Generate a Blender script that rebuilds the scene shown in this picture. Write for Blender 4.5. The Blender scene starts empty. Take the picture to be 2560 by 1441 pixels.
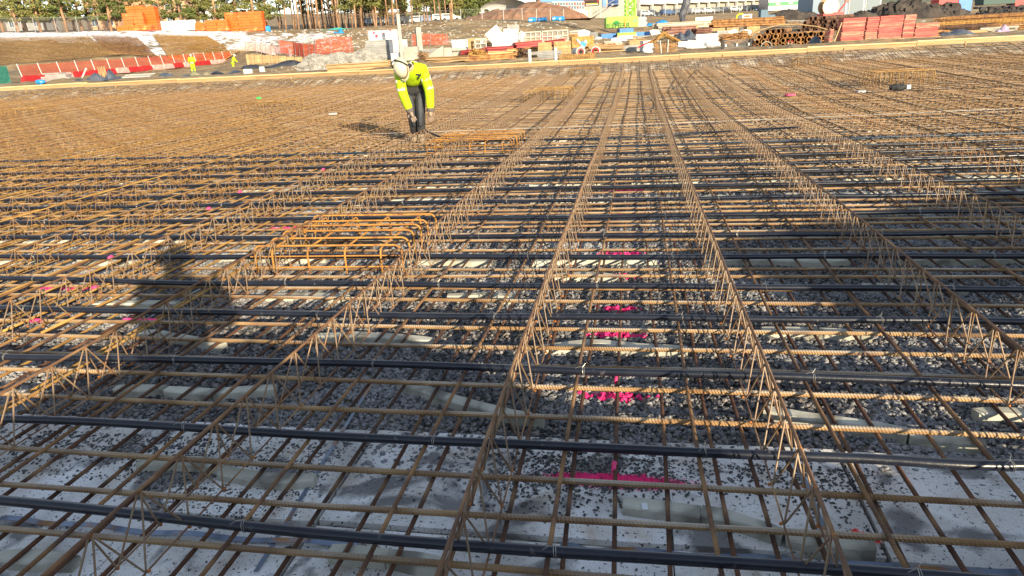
import bpy, math, random
import numpy as np
from mathutils import Matrix, Vector
random.seed(7); rng = np.random.default_rng(7)
S = bpy.context.scene
COL = S.collection
# ------------------------------------------------------------------ camera, sky, sun, exposure
F, H = 1740.0, 1.48
M = np.array([[0.98481155, 0.16580531, -0.05152496],
              [0.00589719, -0.32852806, -0.9444758],
              [-0.17352649, 0.92982682, -0.32451601]])       # rows: camera right, down, forward
cd = bpy.data.cameras.new('camera'); cam = bpy.data.objects.new('camera', cd); COL.objects.link(cam)
cd.sensor_width = 36; cd.lens = F / 2560 * 36; cd.clip_start = .05; cd.clip_end = 4000
R = Matrix((M[0], -M[1], -M[2])).transposed()
cam.matrix_world = Matrix.Translation((0, 0, H)) @ R.to_4x4()
S.camera = cam
SUN_EL, SUN_AZ = math.radians(15.0), math.radians(145.0)    # azimuth clockwise from +Y
w = bpy.data.worlds.new('World'); S.world = w; w.use_nodes = True
nt = w.node_tree; sky = nt.nodes.new('ShaderNodeTexSky'); sky.sky_type = 'NISHITA'
sky.sun_disc = False; sky.sun_elevation = SUN_EL; sky.sun_rotation = SUN_AZ
sky.air_density = 1.0; sky.dust_density = .15; sky.ozone_density = 1.3
hs = nt.nodes.new('ShaderNodeHueSaturation'); hs.inputs['Saturation'].default_value = .62; nt.links.new(sky.outputs[0], hs.inputs['Color'])
nt.links.new(hs.outputs[0], nt.nodes['Background'].inputs[0]); nt.nodes['Background'].inputs[1].default_value = .14
sl = bpy.data.lights.new('sun', 'SUN'); so = bpy.data.objects.new('sun', sl); COL.objects.link(so)
sl.energy = 5.0; sl.angle = math.radians(.5); sl.color = (1.0, .84, .59)
sd = Vector((math.sin(SUN_AZ) * math.cos(SUN_EL), math.cos(SUN_AZ) * math.cos(SUN_EL), math.sin(SUN_EL)))
so.rotation_euler = sd.to_track_quat('Z', 'Y').to_euler()
S.view_settings.view_transform = 'Standard'; S.view_settings.look = 'None'
S.view_settings.exposure = 1.0; S.view_settings.gamma = 1; S.view_settings.use_curve_mapping = False
S.cycles.max_bounces = 5; S.cycles.diffuse_bounces = 2; S.cycles.glossy_bounces = 2

YAW = .1845
def W(px, py, d):          # a point seen at a photo pixel, d metres along the camera axis
    return M.T @ np.array([(px - 1280) / F, (py - 720.5) / F, 1]) * d + [0, 0, H]
def G(px, py, z=0.0):      # the point of the plane z seen at a photo pixel
    q = M.T @ np.array([(px - 1280) / F, (py - 720.5) / F, 1]); return q[:2] * ((z - H) / q[2])
def depth(p):
    return float(M[2] @ (np.array(p, float) - [0, 0, H]))

# ------------------------------------------------------------------ materials
MATS = {}
def mat(name, c, c2=None, scale=8., rough=.8, bump=0., metal=0., c3=None, t3=.62, s3=2., det=6., lo=.35, hi=.65, rnd=0., stretch=None, bscale=None, coord='Object', spec=None):
    """c mixed with c2 by noise; c3 in patches of a second noise; bump from a fine noise"""
    if name in MATS: return MATS[name]
    m = bpy.data.materials.new(name); m.use_nodes = True; n = m.node_tree; N = n.nodes; L = n.links
    b = N['Principled BSDF']; b.inputs['Roughness'].default_value = rough; b.inputs['Metallic'].default_value = metal
    if spec is not None: b.inputs['Specular IOR Level'].default_value = spec
    tc = N.new('ShaderNodeTexCoord'); mp = N.new('ShaderNodeMapping'); L.new(tc.outputs[coord], mp.inputs[0])
    if stretch: mp.inputs['Scale'].default_value = stretch
    col = None
    def noise(sc, d=det):
        q = N.new('ShaderNodeTexNoise'); q.inputs['Scale'].default_value = sc; q.inputs['Detail'].default_value = d
        L.new(mp.outputs[0], q.inputs[0]); return q.outputs[0]
    def ramp(src, a, z):
        q = N.new('ShaderNodeMapRange'); q.inputs[1].default_value = a; q.inputs[2].default_value = z; L.new(src, q.inputs[0]); return q.outputs[0]
    def mix(f, a, z):
        q = N.new('ShaderNodeMix'); q.data_type = 'RGBA'
        L.new(f, q.inputs[0])
        for i, v in ((6, a), (7, z)):
            if isinstance(v, tuple): q.inputs[i].default_value = (*v, 1)
            else: L.new(v, q.inputs[i])
        return q.outputs[2]
    col = c
    if c2: col = mix(ramp(noise(scale), lo, hi), c, c2)
    if c3: col = mix(ramp(noise(s3), t3 - .06, t3 + .06), col, c3)
    if rnd:
        oi = N.new('ShaderNodeObjectInfo'); q = N.new('ShaderNodeHueSaturation'); mr = N.new('ShaderNodeMapRange')
        L.new(oi.outputs['Random'], mr.inputs[0]); mr.inputs[3].default_value = 1 - rnd; mr.inputs[4].default_value = 1 + rnd
        L.new(mr.outputs[0], q.inputs['Value'])
        if isinstance(col, tuple): q.inputs['Color'].default_value = (*col, 1)
        else: L.new(col, q.inputs['Color'])
        col = q.outputs[0]
    if isinstance(col, tuple): b.inputs['Base Color'].default_value = (*col, 1)
    else: L.new(col, b.inputs['Base Color'])
    if bump:
        q = N.new('ShaderNodeBump'); q.inputs['Strength'].default_value = bump; q.inputs['Distance'].default_value = .02
        L.new(noise(bscale or scale * 4, 4), q.inputs['Height']); L.new(q.outputs[0], b.inputs['Normal'])
    m['mix'] = 1; MATS[name] = m; return m
rust_dark = mat('rust_dark', (.035, .016, .011), (.13, .052, .022), 9, .85, .5, rnd=.3, c3=(.24, .13, .06), t3=.62, s3=3)
rust_tan = mat('rust_tan', (.19, .10, .034), (.37, .215, .072), 7, .85, .4, rnd=.25, c3=(.42, .28, .13), t3=.58, s3=4)
rust_gold = mat('rust_gold', (.28, .145, .036), (.48, .28, .075), 6, .8, .4, rnd=.18, c3=(.27, .12, .04), t3=.62, s3=3)
rust_orange = mat('rust_orange', (.34, .15, .030), (.48, .23, .05), 14, .85, .5, rnd=.2, c3=(.24, .10, .035), t3=.6, s3=8)
rust_stack = mat('rust_stack', (.16, .07, .03), (.42, .22, .08), 3, .9, .5, rnd=.3)
rust_black = mat('rust_black', (.03, .018, .015), (.16, .075, .04), 3, .8, .4, rnd=.3)
strut_grey = mat('strut_grey', (.25, .175, .11), (.20, .10, .045), 16, .55, 0, metal=.15, lo=.45, hi=.7, rnd=.2)
weld_rust = mat('weld_rust', (.45, .16, .03), (.3, .1, .02), 20, .85)
tube_m = mat('black_tube', (.008, .010, .018), (.014, .017, .028), 12, .30, .05, c3=(.10, .10, .10), t3=.72, s3=30)
bluetube_m = mat('blue_tube', (.004, .02, .045), None, rough=.4)
wire_m = mat('tie_wire', (.38, .36, .33), None, rough=.4, metal=.6)
conc = mat('spacer_concrete', (.42, .41, .34), (.52, .51, .43), 5, .9, .15, c3=(.24, .23, .19), t3=.62, s3=6, rnd=.12)
pink = mat('pink_paint', (.9, .03, .19), (.95, .08, .26), 30, .7, .3)
wood = mat('sawn_wood', (.58, .40, .19), (.66, .49, .26), 3, .8, .3, stretch=(.3, 6, 6), rnd=.12)
woodold = mat('weathered_wood', (.30, .19, .09), (.42, .28, .14), 3, .85, .3, stretch=(.3, 6, 6), rnd=.2)
steelgrey = mat('galvanised_steel', (.40, .40, .40), (.30, .30, .31), 4, .5, 0, metal=.4)
white = mat('white_paint', (.52, .52, .50), (.44, .43, .41), 2, .6)
whitefoil = mat('white_wrap', (.55, .54, .53), (.38, .38, .40), 1.2, .5, .3)
redp = mat('red_plastic', (.48, .01, .014), (.38, .02, .02), 3, .5)
redpale = mat('faded_pink_plastic', (.72, .42, .36), (.62, .30, .27), 3, .6)
orange_pack = mat('orange_wrap', (.80, .125, .012), (.70, .095, .01), 1.4, .5, .3, c3=(.88, .30, .10), t3=.66, s3=.9, rnd=.08)
boardgrey = mat('grey_board', (.24, .24, .235), (.30, .30, .29), 2, .9, rnd=.1)
limem = mat('lime_paint', (.22, .50, .012), (.19, .44, .015), 2, .4)
bluem = mat('blue_paint', (.015, .13, .42), (.02, .17, .5), 2, .45)
skyblue = mat('bright_blue_sheet', (.02, .26, .62), (.02, .2, .5), 3, .4, .4)
redlaq = mat('red_lacquer', (.30, .012, .016), (.42, .11, .07), 2.2, .6, stretch=(.5, 1, 9), lo=.42, hi=.62, rnd=.2)
darkcloth = mat('dark_tarpaulin', (.045, .055, .075), (.10, .115, .145), 2, .45, .6)
greensheet = mat('dark_green_sheet', (.015, .10, .075), (.03, .15, .11), 3, .6, .3)
dirt = mat('dark_soil', (.030, .024, .022), (.075, .060, .05), .5, 1, .9, bscale=3)
rubble = mat('rubble_stone', (.24, .225, .20), (.42, .40, .36), 2, .95, .6, rnd=.15)
concg = mat('grey_concrete', (.30, .28, .24), (.38, .36, .31), 1.5, .9, .2, rnd=.06)
glass = mat('window_glass', (.04, .06, .09), (.10, .14, .2), .3, .12, 0)
dark = mat('black_rubber', (.015, .015, .016), None, rough=.7)
brick = mat('orange_brick_wall', (.42, .24, .13), (.50, .31, .19), .5, .9)
bark = mat('pine_bark', (.16, .10, .065), (.42, .235, .125), 2.5, .95, .6, stretch=(1, 1, .3), rnd=.2)
needles = mat('pine_needles', (.05, .075, .018), (.15, .17, .045), .7, .9, rnd=.2)
needle2 = mat('pine_needles_olive', (.10, .115, .028), (.23, .22, .065), .7, .9, rnd=.2)
heath = mat('brown_heather', (.17, .085, .05), (.27, .15, .09), .5, 1, .9, bscale=4)
hallm = mat('blue_grey_cladding', (.22, .28, .35), (.19, .25, .31), .4, .7)
doorm = mat('grey_roller_door', (.16, .20, .23), None, rough=.6)
yellow = mat('fluorescent_yellow_cloth', (.47, .65, .0), (.33, .50, .0), 6, .75, 1., bscale=6)
reflect = mat('reflective_band', (.66, .66, .60), (.5, .5, .46), 9, .45)
blackcloth = mat('black_work_cloth', (.012, .012, .014), (.03, .03, .033), 8, .9, .3)
greycloth = mat('grey_work_cloth', (.040, .045, .058), (.065, .07, .08), 8, .9, .4)
glove = mat('dusty_glove', (.22, .16, .12), (.30, .23, .18), 10, .9)
bootm = mat('tan_boot', (.24, .18, .12), (.33, .26, .17), 8, .9)
helmetm = mat('cream_helmet', (.58, .52, .39), (.50, .44, .32), 9, .4, c3=(.45, .38, .28), t3=.68, s3=14)
skin = mat('skin', (.55, .32, .22), None, rough=.6)
hairm = mat('brown_hair', (.08, .05, .03), None, rough=.7)

# ribbed variants get a rib bump along local X (crossbars) or local Y (lengthwise bars)
def ribbed(name, base, axis, pitch=.0125):
    m = MATS[base].copy(); m.name = name; n = m.node_tree; N = n.nodes; L = n.links; b = N['Principled BSDF']
    tc = N.new('ShaderNodeTexCoord'); sp = N.new('ShaderNodeSeparateXYZ'); L.new(tc.outputs['Object'], sp.inputs[0])
    a = sp.outputs[0] if axis == 'X' else sp.outputs[1]; o = sp.outputs[2]
    m1 = N.new('ShaderNodeMath'); m1.operation = 'MULTIPLY'; m1.inputs[1].default_value = 2 * math.pi / pitch; L.new(a, m1.inputs[0])
    m2 = N.new('ShaderNodeMath'); m2.operation = 'MULTIPLY'; m2.inputs[1].default_value = 260; L.new(o, m2.inputs[0])
    m3 = N.new('ShaderNodeMath'); L.new(m1.outputs[0], m3.inputs[0]); L.new(m2.outputs[0], m3.inputs[1])
    m4 = N.new('ShaderNodeMath'); m4.operation = 'SINE'; L.new(m3.outputs[0], m4.inputs[0])
    bp = N.new('ShaderNodeBump'); bp.inputs['Strength'].default_value = .75; bp.inputs['Distance'].default_value = .0014
    L.new(m4.outputs[0], bp.inputs['Height']); L.new(bp.outputs[0], b.inputs['Normal'])
    # rime frost lying on the upward faces
    if axis == 'X':
        g = N.new('ShaderNodeNewGeometry'); s2 = N.new('ShaderNodeSeparateXYZ'); L.new(g.outputs['Normal'], s2.inputs[0])
        nz = N.new('ShaderNodeTexNoise'); nz.inputs['Scale'].default_value = 2.2; nz.inputs['Detail'].default_value = 8; L.new(tc.outputs['Object'], nz.inputs[0])
        q = N.new('ShaderNodeMapRange'); q.inputs[1].default_value = .15; q.inputs[2].default_value = .95; L.new(s2.outputs[2], q.inputs[0])
        q2 = N.new('ShaderNodeMapRange'); q2.inputs[1].default_value = .36; q2.inputs[2].default_value = .62; L.new(nz.outputs[0], q2.inputs[0])
        mm = N.new('ShaderNodeMath'); mm.operation = 'MULTIPLY'; L.new(q.outputs[0], mm.inputs[0]); L.new(q2.outputs[0], mm.inputs[1])
        mm2 = N.new('ShaderNodeMath'); mm2.operation = 'MULTIPLY'; mm2.inputs[1].default_value = .75; L.new(mm.outputs[0], mm2.inputs[0])
        src = b.inputs['Base Color'].links[0].from_socket
        mx = N.new('ShaderNodeMix'); mx.data_type = 'RGBA'; L.new(mm2.outputs[0], mx.inputs[0]); L.new(src, mx.inputs[6]); mx.inputs[7].default_value = (.46, .42, .355, 1)
        L.new(mx.outputs[2], b.inputs['Base Color'])
    MATS[name] = m; return m
mat('cross_base', (.19, .10, .040), (.35, .22, .10), 6, .85, rnd=.15, c3=(.14, .08, .05), t3=.66, s3=3)
chord_m = mat('chord_steel', (.10, .05, .03), (.24, .12, .052), 5, .8, .3, c3=(.32, .18, .08), t3=.6, s3=3)
cross_m = ribbed('crossbar_steel', 'cross_base', 'X')
low_m = ribbed('low_bar_steel', 'rust_dark', 'Y', .009)
mat('upper_base', (.13, .064, .028), (.27, .145, .058), 7, .85, .4, rnd=.28, c3=(.10, .05, .03), t3=.58, s3=4)
up_m = ribbed('upper_bar_steel', 'upper_base', 'Y', .009)
gold_m = ribbed('gold_bar_steel', 'rust_gold', 'Y', .009)

# ------------------------------------------------------------------ mesh builder
class MB:
    def __init__(s): s.v = []; s.f = []; s.n = 0; s.mi = []
    def add(s, v, f, mi=0):
        v = np.asarray(v, float).reshape(-1, 3); s.v.append(v); s.f += [tuple(int(i) + s.n for i in q) for q in f]; s.mi += [mi] * len(f); s.n += len(v); return s
    def box(s, c, size, rz=0, rx=0, ry=0, mi=0, taper=1.0):
        x, y, z = np.array(size) / 2
        v = np.array([(-x, -y, -z), (x, -y, -z), (x, y, -z), (-x, y, -z), (-x * taper, -y * taper, z), (x * taper, -y * taper, z), (x * taper, y * taper, z), (-x * taper, y * taper, z)])
        if rz or rx or ry:
            r = np.array((Matrix.Rotation(rz, 3, 'Z') @ Matrix.Rotation(ry, 3, 'Y') @ Matrix.Rotation(rx, 3, 'X')))
            v = v @ r.T
        return s.add(v + np.array(c, float), [(3, 2, 1, 0), (4, 5, 6, 7), (0, 1, 5, 4), (1, 2, 6, 5), (2, 3, 7, 6), (3, 0, 4, 7)], mi)
    def tube(s, P, r, n=6, rib=0, pitch=.012, cap=True, mi=0):
        P = np.asarray(P, float); k = len(P)
        T = np.gradient(P, axis=0); T /= np.linalg.norm(T, axis=1)[:, None] + 1e-12
        d = P[-1] - P[0]; straight = np.all(np.abs(T @ (d / (np.linalg.norm(d) + 1e-9))) > .8) if np.linalg.norm(d) > 1e-6 else False
        if straight:
            up = np.array([0, 0, 1.]) if abs(d[2]) < .8 * np.linalg.norm(d) else np.array([1., 0, 0])
            A = np.cross(T, up); A /= np.linalg.norm(A, axis=1)[:, None]; B = np.cross(T, A)
        else:
            A = np.zeros((k, 3)); a = np.cross(T[0], [0.1, .2, 1.]); a /= np.linalg.norm(a) + 1e-9
            for i in range(k):
                a = a - T[i] * (a @ T[i]); a /= np.linalg.norm(a) + 1e-9; A[i] = a
            B = np.cross(T, A)
        th = np.arange(n) * 2 * np.pi / n + .3
        rr = np.ones((k, n)) * (np.asarray(r, float)[:, None] if np.ndim(r) else r)
        if rib:
            L = np.r_[0, np.cumsum(np.linalg.norm(np.diff(P, axis=0), axis=1))]
            rr = rr + rib * np.maximum(0, np.cos(2 * np.pi * L[:, None] / pitch + 2 * th[None])) ** 2
        V = P[:, None] + rr[..., None] * (np.cos(th)[None, :, None] * A[:, None] + np.sin(th)[None, :, None] * B[:, None])
        i = np.arange(k - 1)[:, None] * n; j = np.arange(n)[None]; j2 = (j + 1) % n
        f = np.stack([i + j, i + j2, i + n + j2, i + n + j], -1).reshape(-1, 4).tolist()
        if cap: f += [list(range(n))[::-1], [(k - 1) * n + q for q in range(n)]]
        return s.add(V.reshape(-1, 3), f, mi)
    def ring(s, c, r0, r1, h, axis=(0, 0, 1), n=14, mi=0):      # hollow pipe
        q = np.array(Vector(axis).to_track_quat('Z', 'Y').to_matrix()); V = []
        for z in (0, h):
            for r in (r1, r0):
                for a in range(n): V.append((r * math.cos(2 * math.pi * a / n), r * math.sin(2 * math.pi * a / n), z))
        V = np.array(V) @ q.T + np.array(c); f = []
        for a in range(n):
            b = (a + 1) % n
            f += [(a, b, 2 * n + b, 2 * n + a), (n + b, n + a, 3 * n + a, 3 * n + b), (b, a, n + a, n + b), (2 * n + a, 2 * n + b, 3 * n + b, 3 * n + a)]
        return s.add(V, f, mi)
    def prism(s, pts, h, z0=0, mi=0):
        k = len(pts); v = [(x, y, z0) for x, y in pts] + [(x, y, z0 + h) for x, y in pts]
        return s.add(v, [tuple(range(k))[::-1], tuple(range(k, 2 * k))] + [(i, (i + 1) % k, k + (i + 1) % k, k + i) for i in range(k)], mi)
    def blob(s, c, r, sq=(1, 1, 1), n=8, jit=.0, mi=0, seed=0):
        rg = np.random.default_rng(seed); m = n // 2 + 1; V = [(0, 0, -1.)]; f = []
        for i in range(1, m):
            a = math.pi * i / m - math.pi / 2
            for j in range(n): V.append((math.cos(a) * math.cos(2 * math.pi * j / n), math.cos(a) * math.sin(2 * math.pi * j / n), math.sin(a)))
        V.append((0, 0, 1.)); V = np.array(V); V *= 1 + jit * rg.normal(size=(len(V), 1)); V = V * np.array(sq) * r + np.array(c)
        for j in range(n): f.append((0, 1 + (j + 1) % n, 1 + j))
        for i in range(m - 2):
            for j in range(n): a = 1 + i * n; f.append((a + j, a + (j + 1) % n, a + n + (j + 1) % n, a + n + j))
        a = 1 + (m - 2) * n
        for j in range(n): f.append((a + j, a + (j + 1) % n, len(V) - 1))
        return s.add(V, f, mi)
    def build(s, name, m, parent=None, loc=(0, 0, 0), rz=0, smooth=False, kind=None):
        me = bpy.data.meshes.new(name); v = np.concatenate(s.v)
        me.from_pydata(v.tolist(), [], s.f)
        for q in (m if isinstance(m, (list, tuple)) else [m]): me.materials.append(q)
        if any(s.mi): me.polygons.foreach_set('material_index', s.mi)
        if smooth: me.polygons.foreach_set('use_smooth', [True] * len(me.polygons))
        me.update()
        return link(name, me, parent, loc, rz, kind)
def link(name, me, parent=None, loc=(0, 0, 0), rz=0, kind=None):
    o = bpy.data.objects.new(name, me); COL.objects.link(o); o.location = tuple(float(q) for q in loc); o.rotation_euler[2] = rz
    if parent: o.parent = parent
    if kind: o['kind'] = kind
    return o
def tag(o, label, cat, group=None):
    o['label'] = label; o['category'] = cat
    if group: o['group'] = group
    return o
def root(name, loc, rz, label, cat, group=None):
    o = bpy.data.objects.new(name, None); COL.objects.link(o); o.empty_display_size = .2
    o.location = tuple(float(q) for q in loc); o.rotation_euler[2] = rz
    return tag(o, label, cat, group)
def dup(o, loc, rz, label, group=None):
    r = o.copy(); COL.objects.link(r); r.location = tuple(float(q) for q in loc); r.rotation_euler[2] = rz; r['label'] = label
    if group: r['group'] = group
    for c in list(o.children):
        q = c.copy(); COL.objects.link(q); q.parent = r
        for d in list(c.children): e = d.copy(); COL.objects.link(e); e.parent = q
    return r
UN = 'first second third fourth fifth sixth seventh eighth ninth tenth eleventh twelfth thirteenth fourteenth fifteenth sixteenth seventeenth eighteenth nineteenth'.split()
TE = {2: 'twent', 3: 'thirt', 4: 'fort', 5: 'fift', 6: 'sixt', 7: 'sevent', 8: 'eight', 9: 'ninet'}
def ordw(n):
    if n < 20: return UN[n - 1]
    if n >= 100: return ('hundredth' if n == 100 else 'hundred-and-' + ordw(n - 100))
    t, u = divmod(n, 10); return TE[t] + ('ieth' if u == 0 else 'y-' + UN[u - 1])

# ------------------------------------------------------------------ the slab: bed, gravel, boards
YEND = 30.0
def zs(Y):
    t = np.clip((np.asarray(Y, float) - 14) / 16, 0, 1); e = np.clip((np.asarray(Y, float) - 28.2) / 1.8, 0, 1); return .34 * t * t * (3 - 2 * t) + .34 * e * e * (3 - 2 * e)
def xl(Y): return -1.06 * Y - .9
def xr(Y): return .52 * Y + .9

# ground sheet below the bars
bed_m = mat('bed_grit', (.07, .065, .06), (.38, .33, .26), 22, 1, .9, c3=(.62, .55, .43), t3=.55, s3=2.5, bscale=60, lo=.40, hi=.62)
gx, gy = np.linspace(-46, 24, 71), np.r_[np.linspace(-8, 14, 23), np.linspace(15, 28, 14), np.linspace(28.3, 30.1, 8)]
V = [(x, y, float(zs(y)) - .022) for y in gy for x in gx]; nx = len(gx)
b = MB().add(V, [(j * nx + i, j * nx + i + 1, (j + 1) * nx + i + 1, (j + 1) * nx + i) for j in range(len(gy) - 1) for i in range(nx - 1)])
b.build('ground', bed_m, kind='structure')

def edgeY(x):   # where the gravel starts, boards lie bare in front of it
    return 2.10 + .10 * math.sin(1.7 * x + 1) + .06 * math.sin(5.3 * x) + (.12 if x > .75 else 0) + (.06 if x < -1.9 else 0)
pts = []
def field(y0, y1, dens, rad, jit):
    ar = []
    for ya in np.arange(y0, y1, .25):
        a, z = xl(ya + .3) - .3, xr(ya + .3) + .3; k = int(dens * (z - a) * .25)
        q = np.empty((k, 6)); q[:, 0] = rng.uniform(a, z, k); q[:, 1] = rng.uniform(ya, ya + .25, k)
        q[:, 2] = zs(q[:, 1]) - .008 + rng.uniform(-.008, .006, k); q[:, 3] = rad * rng.uniform(1 - jit, 1 + jit, k)
        ar.append(q)
    return np.concatenate(ar)
A = field(1.9, 5.0, 4300, .0098, .35); ed = np.array([edgeY(x) for x in A[:, 0]]) + rng.normal(0, .07, len(A))
A = A[(A[:, 1] > ed)]
Bp = field(5.0, 8.5, 2300, .0135, .35); C = field(8.5, 14, 600, .022, .35)
D = field(.3, 2.35, 260, .0024, .8); D = D[(np.sin(D[:, 0] * 4.1 + 1.3 * np.sin(D[:, 1] * 5)) + np.sin(D[:, 1] * 7.3 + D[:, 0] * 2.2) + rng.normal(0, .5, len(D))) > .35]; D[:, 2] = .003                       # loose grit on the boards
D2 = field(1.55, 2.3, 5200, .0038, .5); cl = np.array([edgeY(x) for x in D2[:, 0]])
keep = rng.uniform(0, 1, len(D2)) < np.clip(1 - (cl - D2[:, 1]) / .22, 0, 1) * (np.sin(D2[:, 0] * 3.1 + 1) > -.6); D2 = D2[keep]; D2[:, 2] = .002
cx_, cy_ = rng.uniform(-2.5, 1.6, 60), rng.uniform(.8, 2.1, 60)             # small drifts of grit
D4 = np.c_[rng.normal(-.07, .11, 1600), rng.normal(2.15, .022, 1600), np.full(1600, .002), rng.uniform(.002, .0042, 1600), np.zeros(1600), np.zeros(1600)]
D3 = np.concatenate([D4] + [np.c_[rng.normal(a, .05, 26), rng.normal(q, .03, 26), np.full(26, .003), rng.uniform(.0015, .0036, 26), np.zeros(26), np.zeros(26)] for a, q in zip(cx_, cy_)])
# the sprayed marks (pink) on the stones
PINK = [(-.07, 2.155, .21, .036), (-.07, 2.80, .16, .04), (-.10, 3.5, .15, .035), (-.10, 3.9, .12, .04), (-.10, 4.5, .14, .05), (-.1, 5.03, .15, .05), (-.1, 6.24, .2, .06), (-.1, 7.4, .2, .07), (-4.1, 4.2, .25, .05), (-3.2, 5.9, .2, .05)]
def gravel_obj(name, P, mt, kind='stuff'):
    pk = np.zeros(len(P))
    for a, c, e, g in PINK: 
        q = ((P[:, 0] - a) / e) ** 2 + ((P[:, 1] - c) / g) ** 2; pk = np.maximum(pk, (q + rng.normal(0, .35, len(P)) < 1).astype(float))
    me = bpy.data.meshes.new(name); me.vertices.add(len(P)); me.vertices.foreach_set('co', P[:, :3].ravel())
    a = me.attributes.new('rad', 'FLOAT', 'POINT'); a.data.foreach_set('value', P[:, 3])
    a = me.attributes.new('pink', 'FLOAT', 'POINT'); a.data.foreach_set('value', pk)
    a = me.attributes.new('rot', 'FLOAT_VECTOR', 'POINT'); a.data.foreach_set('vector', np.c_[rng.normal(0, .35, len(P)), rng.normal(0, .35, len(P)), rng.uniform(0, 6.28, len(P))].ravel())
    o = link(name, me, kind=kind); me.materials.append(mt)
    ng = bpy.data.node_groups.new(name, 'GeometryNodeTree'); N = ng.nodes; L = ng.links
    ng.interface.new_socket('Geometry', in_out='INPUT', socket_type='NodeSocketGeometry'); ng.interface.new_socket('Geometry', in_out='OUTPUT', socket_type='NodeSocketGeometry')
    gi, go = N.new('NodeGroupInput'), N.new('NodeGroupOutput'); jn = N.new('GeometryNodeJoinGeometry')
    for k in range(6):
        ic = N.new('GeometryNodeMeshIcoSphere'); ic.inputs['Radius'].default_value = 1; ic.inputs['Subdivisions'].default_value = 2
        sp = N.new('GeometryNodeSetPosition'); no = N.new('ShaderNodeTexNoise'); no.noise_dimensions = '4D'; no.inputs['W'].default_value = k * 7.3; no.inputs['Scale'].default_value = .9; no.inputs['Detail'].default_value = 2
        vm = N.new('ShaderNodeVectorMath'); vm.operation = 'MULTIPLY_ADD'; vm.inputs[1].default_value = (2.4, 2.4, 1.9); vm.inputs[2].default_value = (-1.2, -1.2, -.95)
        L.new(no.outputs['Color'], vm.inputs[0]); L.new(ic.outputs[0], sp.inputs[0]); L.new(vm.outputs[0], sp.inputs['Offset'])
        tr = N.new('GeometryNodeTransform'); tr.inputs['Scale'].default_value = [(1.25, .9, .62), (1.0, 1.0, .7), (1.4, .8, .6), (.9, .95, .8), (1.1, .75, .65), (1.2, 1.0, .5)][k]
        L.new(sp.outputs[0], tr.inputs[0]); g2 = N.new('GeometryNodeGeometryToInstance'); L.new(tr.outputs[0], g2.inputs[0]); L.new(g2.outputs[0], jn.inputs[0])
    ip = N.new('GeometryNodeInstanceOnPoints'); L.new(gi.outputs[0], ip.inputs['Points']); L.new(jn.outputs[0], ip.inputs['Instance']); ip.inputs['Pick Instance'].default_value = True
    def at(n_, t): q = N.new('GeometryNodeInputNamedAttribute'); q.data_type = t; q.inputs[0].default_value = n_; return q.outputs[0]
    ri = N.new('FunctionNodeRandomValue'); ri.data_type = 'INT'; ri.inputs[4].default_value = 0; ri.inputs[5].default_value = 5
    L.new(ri.outputs[2], ip.inputs['Instance Index'])
    L.new(at('rad', 'FLOAT'), ip.inputs['Scale']); L.new(at('rot', 'FLOAT_VECTOR'), ip.inputs['Rotation'])
    sm = N.new('GeometryNodeSetMaterial'); sm.inputs['Material'].default_value = mt
    L.new(ip.outputs[0], sm.inputs[0]); L.new(sm.outputs[0], go.inputs[0])
    md = o.modifiers.new('stones', 'NODES'); md.node_group = ng
    return o
def stone_mat(name, dk, lt, frost):
    m = bpy.data.materials.new(name); m.use_nodes = True; N = m.node_tree.nodes; L = m.node_tree.links; b = N['Principled BSDF']; b.inputs['Roughness'].default_value = .85
    oi = N.new('ShaderNodeObjectInfo'); cr = N.new('ShaderNodeValToRGB'); L.new(oi.outputs['Random'], cr.inputs[0]); e = cr.color_ramp.elements
    e[0].position = 0; e[0].color = (*dk, 1); e[1].position = 1; e[1].color = (*lt, 1)
    q = e.new(.55); q.color = (*[(a * .6 + z * .4) for a, z in zip(dk, lt)], 1)
    q = e.new(.93); q.color = (lt[0] * 1.1, lt[1] * .92, lt[2] * .8, 1)
    g = N.new('ShaderNodeNewGeometry'); sp = N.new('ShaderNodeSeparateXYZ'); L.new(g.outputs['Normal'], sp.inputs[0])
    tn = N.new('ShaderNodeTexNoise'); tn.inputs['Scale'].default_value = 60; tn.inputs['Detail'].default_value = 5; L.new(g.outputs['Position'], tn.inputs[0])
    t2 = N.new('ShaderNodeTexNoise'); t2.inputs['Scale'].default_value = 1.3; L.new(g.outputs['Position'], t2.inputs[0])
    s = N.new('ShaderNodeMath'); s.operation = 'ADD'; L.new(tn.outputs[0], s.inputs[0]); L.new(t2.outputs[0], s.inputs[1])
    mr = N.new('ShaderNodeMapRange'); mr.inputs[1].default_value = .92; mr.inputs[2].default_value = 1.25; mr.inputs[4].default_value = frost; L.new(s.outputs[0], mr.inputs[0])
    mx = N.new('ShaderNodeMix'); mx.data_type = 'RGBA'; L.new(mr.outputs[0], mx.inputs[0]); L.new(cr.outputs[0], mx.inputs[6]); mx.inputs[7].default_value = (.46, .47, .49, 1)
    at = N.new('ShaderNodeAttribute'); at.attribute_type = 'INSTANCER'; at.attribute_name = 'pink'
    mp = N.new('ShaderNodeMix'); mp.data_type = 'RGBA'; L.new(at.outputs['Fac'], mp.inputs[0]); L.new(mx.outputs[2], mp.inputs[6]); mp.inputs[7].default_value = (.95, .035, .22, 1)
    L.new(mp.outputs[2], b.inputs['Base Color']); return m
gm = stone_mat('gravel_stone', (.022, .024, .029), (.23, .23, .235), .7)
gravel_obj('gravel', np.concatenate([A, Bp]), gm)
gravel_obj('far_gravel', C, stone_mat('sandy_stone', (.20, .175, .14), (.52, .46, .36), .3))
gravel_obj('grit_on_boards', np.concatenate([D[:, :6], D2, D3]), stone_mat('dark_grit', (.025, .025, .028), (.13, .13, .13), .2))

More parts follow.
